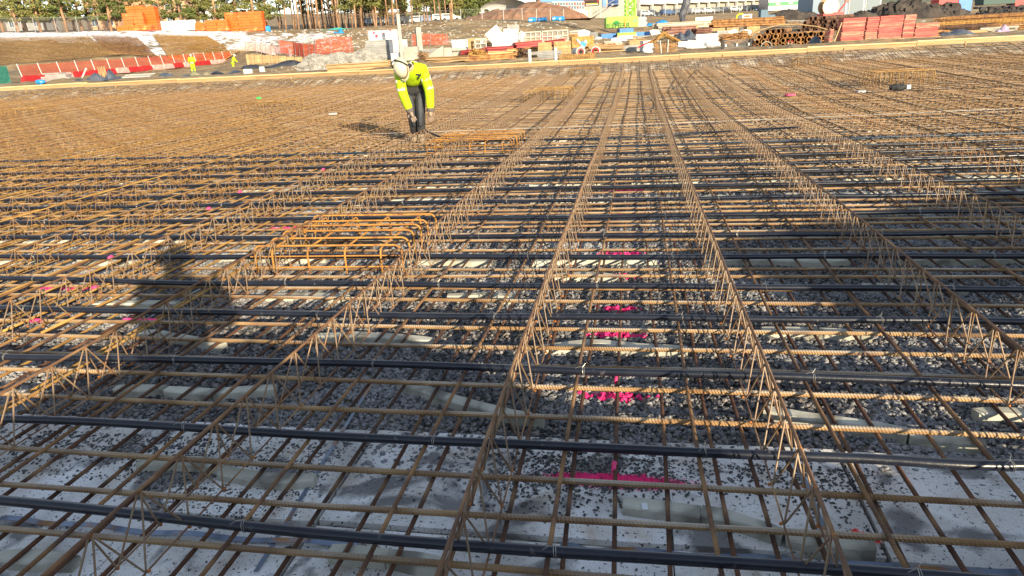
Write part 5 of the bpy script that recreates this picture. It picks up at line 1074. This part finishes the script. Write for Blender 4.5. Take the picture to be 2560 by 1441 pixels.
# ---- buildings
def W2(px, d, z): # point above px at a given height
    q = W(px, 50, d); q[2] = z; return q
def building(p, L_, hgt, dep, rz, m_, label, nm='building'):
    rt = root(nm, p, rz, label, 'building'); MB().box((L_ / 2, dep / 2, hgt / 2 - 1), (L_, dep, hgt + 2)).build('wall', m_, rt); return rt
def window(rt, x, z, w_, h_, fm=white, y=0, n_=2, nm='window'):
    f = MB().box((x, y - .03, z), (w_ + .24, .10, h_ + .24)).build(nm, fm, rt)
    for k in range(n_): MB().box((x - w_ / 2 + w_ * (k + .5) / n_, y - .10, z), (w_ / n_ - .12, .06, h_)).build('pane', glass, f)
# garage row
p0, p1 = W(1592, 48, 190), W(1935, 26, 262); CP += [p0, p1]; L_ = float(np.linalg.norm((p1 - p0)[:2])); rz_ = math.atan2(p1[1] - p0[1], p1[0] - p0[0]); dz = float(p1[2] - p0[2])
rt = root('garage_building', p0, rz_, 'long white and blue building with a row of garage bays', 'building')
MB().box((L_ / 2, 6, 4), (L_, 11, 14)).build('wall', concg, rt)
nb_ = 14; bw = L_ / nb_; bl = mat('pale_blue_panel', (.16, .30, .52), (.2, .34, .56), .2, .3)
for k in range(nb_):
    z = dz * k / nb_; x = bw * (k + .5)
    MB().box((x, .1, z + 1.6), (bw * .78, .3, 3.2)).build('garage_door', mat('grey_garage_door', (.30, .27, .22), (.36, .32, .26), .4), rt)
    MB().box((x, -.15, z + .9), (bw * .4, .1, 1.3)).build('door_panel', bl, rt)
    MB().box((bw * k, -.5, z + 1.9), (.45, .8, 4.2), ry=.05).build('column', white, rt)
    MB().box((x, -.35, z + 4.3), (bw * .985, 1.2, 1.3)).build('beam', white, rt)
    MB().box((x, -.2, z + 5.7), (bw * .8, .9, 1.4)).build('window', bl, rt)
    MB().box((x, -.3, z + 7.3), (bw * .985, 1.0, 1.6)).build('beam', white, rt)
# blue hall with sign and stairs
p0 = W(1356, 36, 172); rt = root('sports_hall', p0, YAW + .10, 'blue-banded grey building with a window strip and a black sign', 'building'); u = 172 / F
def bx_(a, c, t, b_): return ((a + c) / 2 - 1356) * u, (36 - (t + b_) / 2) * u + ((a + c) / 2 - 1356) * u * -.03, (c - a) * u, (b_ - t) * u
for nm, (a, c, t, b_), m_, y, dp in [('wall', (1356, 1590, -60, 60), concg, 5, 10), ('blue_band', (1350, 1463, -30, 7), bluem, -.1, .5), ('base_wall', (1408, 1463, 26, 36), white, -.2, .6), ('dark_panel', (1524, 1550, -30, 20), mat('deep_blue_panel', (.02, .06, .18)), -.1, .3), ('door', (1509, 1518, 4, 22), bluem, -.1, .3), ('blue_band', (1500, 1592, -40, -12), bluem, -.15, .5)]:
    x, z, w_, h_ = bx_(a, c, t, b_); MB().box((x, y, z), (w_, dp, h_)).build(nm, m_, rt)
for k in range(12):
    x, z, w_, h_ = bx_(1380 + k * 6.9, 1386.3 + k * 6.9, 9, 27 - (12 - k) * .3); f = MB().box((x, -.2, z), (w_ + .05, .3, h_ + .3)).build('window', white, rt)
    for q_ in (0, 1): MB().box((x, -.38, z - h_ / 4 + q_ * h_ / 2), (w_ * .82, .08, h_ * .42)).build('pane', glass if (k + q_) % 3 else redp, f)
x, z, w_, h_ = bx_(1463, 1500, -1, 18); sg = MB().box((x, -.3, z), (w_, .2, h_)).build('sign', mat('black_sign', (.02, .012, .012)), rt)
text('FRONTLINE', .66, redp, sg, (x - .35, -.42, z + .28), nm='sign_lettering'); MB().box((x, -.42, z - .5), (w_ * .85, .04, .16)).build('sign_line', mat('gold_line', (.6, .4, .05)), sg); MB().box((x, -.42, z - .78), (w_ * .85, .04, .16)).build('sign_line', white, sg)
for s in (0, 1): MB().tube([(x + 1.35 + s * .3, -.42, z - .2), (x + 1.45 + s * .25, -.42, z + .5)], .07, 5).build('sign_figure', redp, sg)
x0, z0, _, _ = bx_(1490, 1490, 42, 42); x1, z1, _, _ = bx_(1550, 1550, 10, 10); st = root('outside_stair', p0 + np.array([0, 0, 0]), YAW + .10, 'grey steel outside stair climbing to the right on the grey wall', 'stair')
for k in range(14): t = k / 13; MB().box((x0 + (x1 - x0) * t * .75, -1.4, z0 + (z1 - z0) * t * .8), (.42, 1.2, .06)).build('step', steelgrey, st)
for zz in (.0, 1.0): MB().tube([(x0, -2.0, z0 + zz), (x0 + (x1 - x0) * .75, -2.0, z0 + (z1 - z0) * .8 + zz), (x1, -2.0, z0 + (z1 - z0) * .8 + zz)], .08, 4).build('rail', steelgrey, st)
MB().box((x1 - 1, -1.4, z0 + (z1 - z0) * .8), (2.6, 1.2, .08)).build('landing', steelgrey, st)
p, w_, h_ = place(1425, 1490, 28, 44, 160); tag(MB().box((0, 0, h_ / 2), (w_ * .35, 2, h_ * .8), taper=.9).build('white_trailer', white, loc=p, rz=YAW), 'white trailer beside the outside stair', 'trailer')
# domed roof at the top of the mound
V = []; 
for j in range(8):
    for i in range(14): a = math.pi * (i / 13); e = j / 7 * math.pi / 2; V.append((-7 * math.cos(a) * math.cos(e), 5 * math.sin(a) * math.cos(e), 3.2 * math.sin(e) - 1))
p = W(1262, 20, 185); tag(MB().add(V, [(j * 14 + i, j * 14 + i + 1, (j + 1) * 14 + i + 1, (j + 1) * 14 + i) for j in range(7) for i in range(13)]).build('domed_roof', mat('silver_sheet', ()), loc=p, rz=YAW), 'silver-grey domed roof rising behind the brown mound', 'roof')
heap(1148, 1475, 6, 58, 150, heath, 'brown heather covered mound with a pale path', 8, dp=.7, nm='hill', cat='mound'); bpy.data.objects['hill']['kind'] = 'structure'; del bpy.data.objects['hill']['category']
# blue-grey hall at the right
p, w_, h_ = place(2033, 2196, -40, 42, 128); rt = root('storage_hall', p, YAW - .12, 'blue-grey hall with three roller doors', 'building'); MB().box((0, 5, h_ / 2), (w_, 10, h_)).build('wall', hallm, rt)
for k, x in enumerate((-.12, .14, .38)):
    f = MB().box((x * w_, -.03, 1.75), (w_ * .22, .1, 3.5)).build('door_frame', white, rt); MB().box((x * w_, -.1, 1.7), (w_ * .19, .08, 3.2)).build('roller_door', doorm, f)
p, w_, h_ = place(1920, 2034, -30, 24, 200); rt = root('green_banded_building', p, YAW, 'grey building with a bright green band beyond the garages', 'building'); MB().box((0, 4, h_ / 2), (w_, 8, h_)).build('wall', steelgrey, rt); MB().box((0, -.1, h_ * .28), (w_, .3, .9)).build('band', mat('bright_green_band', (.1, .5, .15)), rt); 
for k in range(3): MB().box((-w_ * .3 + k * w_ * .28, -.3, h_ * .28), (1.2, .05, .4)).build('panel', white, rt)
blockobj(2334, 2383, 0, 27, 118, redp, 'shipping_container', 'red shipping container behind the soil heap', 'container', 2.4); blockobj(2383, 2416, -2, 30, 118, bluem, 'shipping_container', 'blue shipping container beside the red one', 'container', 2.4)
p, w_, h_ = place(2430, 2560, -4, 30, 122); rt = root('tipper_truck', p, YAW, 'dark green tipper truck at the top right', 'truck'); MB().box((-.8, 0, 1.9), (w_ * .6, 2.4, 1.3), taper=1.05).build('tipper_body', mat('truck_green', (.06, .10, .09)), rt); MB().box((w_ * .33, 0, 1.6), (2., 2.3, 2.0)).build('cab', redp, rt); MB().box((0, 0, .85), (w_ * .9, 1.2, .3)).build('chassis', dark, rt)
for x in (-.38, -.22, .05, .36): MB().tube([(x * w_, -1.2, .5), (x * w_, -.8, .5)], .5, 14).build('wheel', dark, rt)
heap(2140, 2420, 0, 52, 100, dirt, 'large dark soil heap in front of the red container', 9, nm='soil_heap', stones=120, sr=.5); heap(2430, 2680, 14, 42, 100, dirt, 'lower dark soil heap at the right edge', 10, nm='soil_heap', stones=60, sr=.4); heap(1900, 2060, 22, 50, 130, dirt, 'dark soil heap left of the blue-grey hall', 14, nm='soil_heap'); heap(2110, 2200, 26, 48, 96, dirt, 'small dark soil heap before the roller doors', 16, nm='soil_heap')
# houses behind the pines
for i, (a, c, b_, d, m_, lb) in enumerate([(222, 300, 76, 165, brick, 'orange-brown block of flats behind the left pines, left part'), (330, 470, 70, 175, brick, 'orange-brown block of flats between the pines'), (470, 560, 66, 190, white, 'white block of flats behind the pines'), (20, 110, 78, 175, boardgrey, 'dark grey house low behind the leftmost pines')]):
    p, w_, h_ = place(a, c, b_ - 1500 / d * 12, b_, d, i != 5); rt = root('house', p, YAW + .1 * math.sin(i), lb, 'house'); hh = [13, 16, 15, 4, 12, 6][i]; MB().box((0, 4, hh / 2), (w_, 8, hh)).build('wall', m_, rt)
    MB().box((0, 4, hh + .2), (w_ + .6, 8.6, .4)).build('roof', boardgrey, rt)
    for r__ in range(int(hh // 3)):
        for k in range(max(2, int(w_ / 2.8))): window(rt, -w_ / 2 + w_ * (k + .5) / max(2, int(w_ / 2.8)), 1.7 + r__ * 3, 1.2, 1.3)
# parked cars
cm = [white, mat('silver_car', (.4, .41, .42), None, rough=.3), mat('dark_car', (.03, .035, .045), None, rough=.3), mat('blue_car', (.05, .1, .22), None, rough=.3), mat('grey_car', (.16, .17, .18), None, rough=.3)]; cn = ['white', 'silver', 'black', 'blue', 'grey']
for i, (px, py, d, c) in enumerate([(1628, 40, 183, 2), (1668, 39, 187, 3), (1700, 37, 190, 4), (1738, 35, 192, 0), (1768, 34, 196, 0), (1788, 33, 200, 4), (1808, 32, 203, 2), (1833, 30, 206, 0), (1860, 28, 210, 1), (1884, 26, 213, 4), (1908, 25, 216, 3), (1592 + 20, 42, 180, 0)]):
    p, _, _ = place(px - 1, px + 1, py - 2, py, d); car(p, YAW + .5, cm[c], '%s car before the garage row, %s in line from the left' % (cn[c], ordw([11, 0, 1, 2, 3, 4, 5, 6, 7, 8, 9, 10].index(i) + 1)), group='cars parked along the garage row', s=1)
for i, (px, py, c) in enumerate([(928, 62, 3), (952, 62, 0), (985, 61, 1), (1020, 60, 4), (1048, 59, 0), (1076, 58, 3), (1104, 54, 1), (1126, 53, 0)]):
    p, _, _ = place(px - 1, px + 1, py - 2, py, 150); car(p, YAW + .2, cm[c], '%s car seen between the pine trunks, %s from the left' % (cn[c], ordw(i + 1)), group='cars parked behind the pines')
# ---- trees
def crown(seed, z0, z1, rad, dens, m_, size=.34, clump=1.0, flat=.45):
    g = np.random.default_rng(seed); b = MB(); C_ = []
    for k in range(dens):
        z = g.uniform(z0, z1); t = (z - z0) / (z1 - z0); rr = rad * (1 - t * .65) * g.uniform(.25, 1.0) * (.75 + .25 * math.sin(z * 4)); a = g.uniform(0, 6.28); C_.append((rr * math.cos(a), rr * math.sin(a), z))
    for c in C_:
        s = clump * g.uniform(.6, 1.25); n_ = 38; P = g.normal(0, 1, (n_, 3)); P /= np.linalg.norm(P, axis=1)[:, None] + 1e-6; P = P * (g.uniform(.3, 1, (n_, 1)) ** .5) * s * [1, 1, flat] + c
        A_ = g.normal(0, 1, (n_, 3)); A_ /= np.linalg.norm(A_, axis=1)[:, None]; B_ = np.cross(A_, g.normal(0, 1, (n_, 3))); B_ /= np.linalg.norm(B_, axis=1)[:, None]; sz = size * g.uniform(.4, 1.1, (n_, 1))
        V = np.stack([P - A_ * sz * .9, P + B_ * sz * .35, P + A_ * sz * .9, P - B_ * sz * .35], 1).reshape(-1, 3); b.add(V, [(4 * i, 4 * i + 1, 4 * i + 2, 4 * i + 3) for i in range(n_)])
    return b, C_
TV = {}
def tree(p, kind, label, group, h=15, rz=None, tr=.16):
    v = random.randrange(3); key = (kind, v)
    rt = root('pine_tree', p, rz if rz is not None else random.uniform(0, 6.28), label, 'pine tree', group)
    if key not in TV:
        sd_ = hash_(kind) + v * 17
        if kind == 'low': b, C_ = crown(sd_, 1.9, 15, 3.6, 105, needles if v else needle2, .34, .9, .33)
        elif kind == 'tall': b, C_ = crown(sd_, 8.5, 15, 2.3, 42, needle2, .36, .8)
        elif kind == 'mid': b, C_ = crown(sd_, 3.4, 13, 2.4, 70, needle2, .36, .8)
        else: b, C_ = crown(sd_, 1.0, 9, 2.6, 90, needle2 if v else needles, .5, 1.0)
        H_ = {'low': 15, 'tall': 16, 'mid': 14, 'far': 9}[kind]; r0 = {'low': .24, 'tall': .16, 'mid': .17, 'far': .15}[kind]; g = np.random.default_rng(v + 3)
        zz = np.linspace(-.3, H_, 9); tk = MB().tube(np.c_[np.cumsum(g.normal(0, .07, 9)), np.cumsum(g.normal(0, .07, 9)), zz], r0 * (1 - zz / H_ * .75), 8)
        lb = MB(); 
        for c in C_[::3]: z_ = max(1.5, c[2] - 1.0); lb.tube([(0, 0, z_), (c[0] * .5, c[1] * .5, z_ + .5), c], [.055, .04, .02], 4)
        for k in range(9): a_ = g.uniform(0, 6.28); z_ = g.uniform(1.6, 7 if kind != 'far' else 3); l_ = g.uniform(.5, 1.6); lb.tube([(0, 0, z_), (l_ * math.cos(a_), l_ * math.sin(a_), z_ + g.uniform(-.3, .3))], [.035, .012], 3)
        TV[key] = [tk.build('trunk', bark, rt, smooth=True).data, lb.build('limbs', bark, rt, kind='stuff').data, b.build('crown', needles, rt).data]
        TV[key][2].materials.clear(); TV[key][2].materials.append(needle2 if kind in ('tall', 'mid') or v == 0 else needles)
    else:
        for nm, me in zip(('trunk', 'limbs', 'crown'), TV[key]):
            o = link(nm, me, rt, kind='stuff' if nm == 'limbs' else None)
    return rt
def hash_(s): return sum(ord(c) for c in s)
i = 0
for px, py, d in [(-60, 82, 122), (8, 82, 116), (42, 82, 114), (72, 81, 120), (98, 81, 115), (140, 80, 118), (168, 80, 116), (205, 80, 119), (280, 79, 116), (298, 78, 120), (330, 77, 128), (410, 77, 122), (455, 77, 120), (500, 76, 124), (545, 76, 120), (600, 76, 124), (640, 76, 118), (672, 76, 122), (-20, 80, 134), (60, 79, 136), (120, 79, 132), (185, 78, 138), (250, 78, 140), (370, 77, 139), (440, 76, 136), (520, 75, 140), (575, 75, 138), (655, 75, 136)]:
    i += 1; p, _, _ = place(px - 1, px + 1, py - 2, py, d); tree(p, 'low', 'bushy dark green pine on the left bank, %s from the left' % ordw(i), 'bushy pines behind the left fence')
i = 0
for px in [700, 716, 735, 749, 757, 778, 783, 790, 796, 802, 813, 832, 838, 842, 849, 853, 867, 884, 890, 906, 910, 939, 944, 972, 986, 994, 1029, 1062, 1078, 1102, 1128, 1134]:
    i += 1; py = np.interp(px, [700, 900, 1030, 1060, 1134], [76, 72, 62, 58, 52]); p, _, _ = place(px - 1, px + 1, py - 2, py, 120 + 14 * random.random()); tree(p, 'mid' if px in (716, 890, 906, 939, 1062, 1102, 867) else 'tall', 'slim pine with a bare sunlit trunk, %s from the left in the stand' % ordw(i), 'tall slim pines on the bank')
i = 0
for px in [708, 742, 764, 771, 786, 806, 820, 827, 845, 859, 874, 894, 900, 916, 925, 932, 950, 960, 966, 980, 1003, 1015, 1044, 1070, 1090, 1115]:
    i += 1; py = np.interp(px, [700, 900, 1030, 1060, 1134], [75, 71, 61, 57, 51]); p, _, _ = place(px - 1, px + 1, py - 2, py, 140 + 20 * random.random()); tree(p, 'mid' if i % 3 == 0 or 890 < px < 990 else 'tall', 'slim pine in the rear of the stand, %s from the left among the rear ones' % ordw(i), 'slim pines in the rear of the stand')
i = 0
for px, py, d in [(1085, 50, 190), (1110, 50, 200), (1146, 50, 185), (1162, 50, 195), (1178, 49, 185), (1192, 48, 200), (1206, 46, 190), (1219, 43, 200), (1232, 40, 205), (1130, 48, 220), (1046, 54, 210), (960, 58, 215), (1010, 56, 225)]:
    i += 1; p, _, _ = place(px - 1, px + 1, py - 2, py, d); tree(p, 'far', 'distant low green pine left of the brown mound, %s from the left' % ordw([4, 5, 7, 8, 9, 10, 11, 12, 13, 6, 3, 1, 2][i - 1]), 'distant low pines left of the mound')
o = MB(); V = []   # far wooded ridge
for j, (d, h0) in enumerate([(420, -30), (460, 16), (700, 26)]):
    for k in range(90):
        a = math.radians(-75 + k * 150 / 89) ; V.append((d * math.sin(a), d * math.cos(a), h0 + (3 * math.sin(k * .5) + 2 * math.sin(k * 1.3 + j) if j else 0)))
o.add(V, [(j * 90 + k, j * 90 + k + 1, (j + 1) * 90 + k + 1, (j + 1) * 90 + k) for j in range(2) for k in range(89)]).build('hills', mat('far_wood', (.06, .075, .06), (.11, .12, .10), .05, 1, .8), kind='structure')

# ---- terrain beyond the slab, through all the control points
cp = np.array(CP); K = -np.linalg.norm(cp[:, None, :2] - cp[None, :, :2], axis=-1); n_ = len(cp)
Am = np.zeros((n_ + 3, n_ + 3)); Am[:n_, :n_] = K + .5 * np.eye(n_); Am[:n_, n_] = 1; Am[:n_, n_ + 1:] = cp[:, :2]; Am[n_:, :n_] = Am[:n_, n_:].T
sol = np.linalg.lstsq(Am, np.r_[cp[:, 2], 0, 0, 0], rcond=None)[0]
def tz(x, y):
    x, y = np.atleast_1d(x).astype(float), np.atleast_1d(y).astype(float); out = np.empty(len(x))
    for a in range(0, len(x), 20000):
        q = np.c_[x[a:a + 20000], y[a:a + 20000]]; out[a:a + 20000] = -np.linalg.norm(q[:, None] - cp[None, :, :2], axis=-1) @ sol[:n_] + sol[n_] + q @ sol[n_ + 1:]
    return out
key_ = {(round(float(q[0]), 3), round(float(q[1]), 3)) for q in SNAP}
for o_ in list(COL.objects):
    if o_.parent is None and (round(o_.location.x, 3), round(o_.location.y, 3)) in key_: o_.location.z = float(tz(o_.location.x, o_.location.y)[0]) - .02
ys_ = np.r_[np.arange(30.12, 60, .8), np.arange(60, 130, 1.1), np.geomspace(130, 480, 36)]; tt = np.linspace(-1, 1, 260)
GX, GY = [], []
for y in ys_: GX.append(tt * (y * 1.55 + 20) - y * .18); GY.append(np.full(260, y))
GX, GY = np.array(GX), np.array(GY); Z = tz(GX.ravel(), GY.ravel()); rr = np.random.default_rng(2)
Z += (rr.normal(0, .045, Z.shape)) * (GY.ravel() > 31) + .08 * np.sin(GX.ravel() * .9) * np.sin(GY.ravel() * .7) * (GY.ravel() > 34)
V = np.c_[GX.ravel(), GY.ravel(), Z]
# snow cover (vertex attribute): lies on the bank tops and in streaks
pr = (V - [0, 0, H]) @ M.T; px_, py_ = pr[:, 0] / pr[:, 2] * F + 1280, pr[:, 1] / pr[:, 2] * F + 720.5
from mathutils import noise as mn
nz = np.array([mn.noise(Vector((a * .10 + c * .03, c * .05 - a * .02, 3))) for a, c in V[:, :2]]); nf = np.array([mn.noise(Vector((a * .45, c * .2 + a * .2, 8))) for a, c in V[:, :2]])
# patches given in world metres: centre, half axes, weight
def at_(px, py, d): q = W(px, py, d); return q[0], q[1]
SN = [(*at_(150, 92, 99), 32, 12, 1.75), (*at_(430, 94, 99), 24, 11, 1.4), (*at_(395, 125, 86), 3, 12, 1.5), (*at_(560, 100, 94), 8, 6, .7), (*at_(520, 108, 90), 9, 9, .7), (*at_(60, 185, 60), 6, 8, .5), (*at_(250, 90, 100), 16, 8, 1.2), (*at_(660, 112, 90), 8, 7, .45), (*at_(1160, 100, 84), 7, 8, .9), (*at_(1480, 70, 112), 12, 8, .5), (*at_(300, 66, 150), 60, 26, .8), (*at_(1050, 54, 150), 26, 10, .5), (*at_(1600, 100, 70), 12, 16, .35), (*at_(2000, 45, 120), 14, 12, .4), (*at_(450, 130, 82), 5, 12, .8)]
sn = np.zeros(len(V))
for a, c, e, g_, w_ in SN: sn = np.maximum(sn, w_ * np.exp(-((V[:, 0] - a) / e) ** 2 - ((V[:, 1] - c) / g_) ** 2))
sn = np.clip((sn + nz * .9 + nf * .6 - .72) * 3.2, 0, 1)
nxx = 260; Fc = [(j * nxx + i, j * nxx + i + 1, (j + 1) * nxx + i + 1, (j + 1) * nxx + i) for j in range(len(ys_) - 1) for i in range(nxx - 1)]
tm = bpy.data.materials.new('site_ground'); tm.use_nodes = True; N = tm.node_tree.nodes; L = tm.node_tree.links; b = N['Principled BSDF']; b.inputs['Roughness'].default_value = .95
g = N.new('ShaderNodeNewGeometry')
def no(sc, d=6): q = N.new('ShaderNodeTexNoise'); q.inputs['Scale'].default_value = sc; q.inputs['Detail'].default_value = d; L.new(g.outputs['Position'], q.inputs[0]); return q.outputs[0]
def mr(s, a, z): q = N.new('ShaderNodeMapRange'); q.inputs[1].default_value = a; q.inputs[2].default_value = z; L.new(s, q.inputs[0]); return q.outputs[0]
def mx(f, a, z):
    q = N.new('ShaderNodeMix'); q.data_type = 'RGBA'; L.new(f, q.inputs[0])
    for i_, v_ in ((6, a), (7, z)):
        if isinstance(v_, tuple): q.inputs[i_].default_value = (*v_, 1)
        else: L.new(v_, q.inputs[i_])
    return q.outputs[2]
c = mx(mr(no(.25), .4, .6), (.21, .130, .058), (.34, .235, .115)); c = mx(mr(no(2.2), .60, .66), c, (.44, .38, .29)); c = mx(mr(no(.12), .5, .7), c, (.15, .12, .07))
at2 = N.new('ShaderNodeAttribute'); at2.attribute_name = 'snow'; ad = N.new('ShaderNodeMath'); L.new(at2.outputs['Fac'], ad.inputs[0]); nn = mr(no(1.6, 8), .38, .62); sb_ = N.new('ShaderNodeMath'); sb_.operation = 'SUBTRACT'; L.new(nn, sb_.inputs[0]); sb_.inputs[1].default_value = .5; L.new(sb_.outputs[0], ad.inputs[1])
c = mx(mr(ad.outputs[0], .52, .70), c, (.74, .75, .78)); L.new(c, b.inputs['Base Color'])
bp_ = N.new('ShaderNodeBump'); bp_.inputs['Strength'].default_value = .9; bp_.inputs['Distance'].default_value = .25; L.new(no(1.5, 8), bp_.inputs['Height']); L.new(bp_.outputs[0], b.inputs['Normal'])
o = MB().add(V, Fc).build('terrain', tm, kind='structure', smooth=False); at_a = o.data.attributes.new('snow', 'FLOAT', 'POINT'); at_a.data.foreach_set('value', sn)
g_ = np.random.default_rng(5); rb = MB()
for (a, c, t, b_, d0, d1, n__, r0) in [(640, 930, 76, 122, 108, 74, 420, .13), (930, 1200, 60, 110, 118, 80, 260, .12), (1440, 1680, 104, 132, 74, 46, 420, .07), (1180, 1480, 62, 80, 112, 96, 160, .12), (600, 1100, 150, 172, 60, 44, 200, .06), (1700, 2050, 60, 120, 90, 42, 200, .06)]:
    for q in range(n__):
        u = g_.uniform(); px = g_.uniform(a, c); w0 = W(px, t + (b_ - t) * u, d0 + (d1 - d0) * u + g_.normal(0, 3)); z = float(tz(w0[0], w0[1])[0]) if w0[1] > 31 else None
        if z is not None: rb.blob((w0[0], w0[1], z), r0 * g_.uniform(.35, 1.6), sq=(1.3, 1, .7), n=5, jit=.15, seed=q)
rb.build('rocks', rubble, kind='stuff')
# rusty mats on the left bank, draped on it
def drape(corners, label, nu, nv, m_=rust_gold, r=.034):
    C4 = [np.array(at_(*q)) for q in corners]; rt = root('rebar_mat', (*C4[0], float(tz(*C4[0])[0])), 0, label, 'rebar mat', 'rebar mats on the left bank'); b = MB(); z0 = rt.location.z
    def pt(u, v): q = (C4[0] * (1 - u) + C4[1] * u) * (1 - v) + (C4[3] * (1 - u) + C4[2] * u) * v; return q
    for k in range(nu): Q = np.array([pt(k / (nu - 1), v) for v in np.linspace(0, 1, 14)]); b.tube(np.c_[Q - C4[0], tz(Q[:, 0], Q[:, 1]) - z0 + .16], r, 3, cap=False)
    b.build('mat_bars', m_, rt, kind='stuff'); b = MB()
    for k in range(nv): Q = np.array([pt(u, k / (nv - 1)) for u in np.linspace(0, 1, 24)]); b.tube(np.c_[Q - C4[0], tz(Q[:, 0], Q[:, 1]) - z0 + .22], r, 3, cap=False)
    b.build('cross_bars', m_, rt, kind='stuff')
drape([(-60, 170, 64), (300, 142, 76), (225, 106, 93), (-60, 108, 88)], 'large rusty mat covering the left bank below the snow', 76, 20, rust_tan)
drape([(290, 143, 76), (395, 134, 80), (345, 107, 94), (232, 107, 94)], 'darker rusty mat in the middle of the left bank', 34, 20, rust_stack)
drape([(425, 138, 80), (600, 132, 84), (520, 105, 97), (385, 105, 97)], 'golden rusty mat at the right end of the left bank', 62, 26, mat('rust_gold', ()))
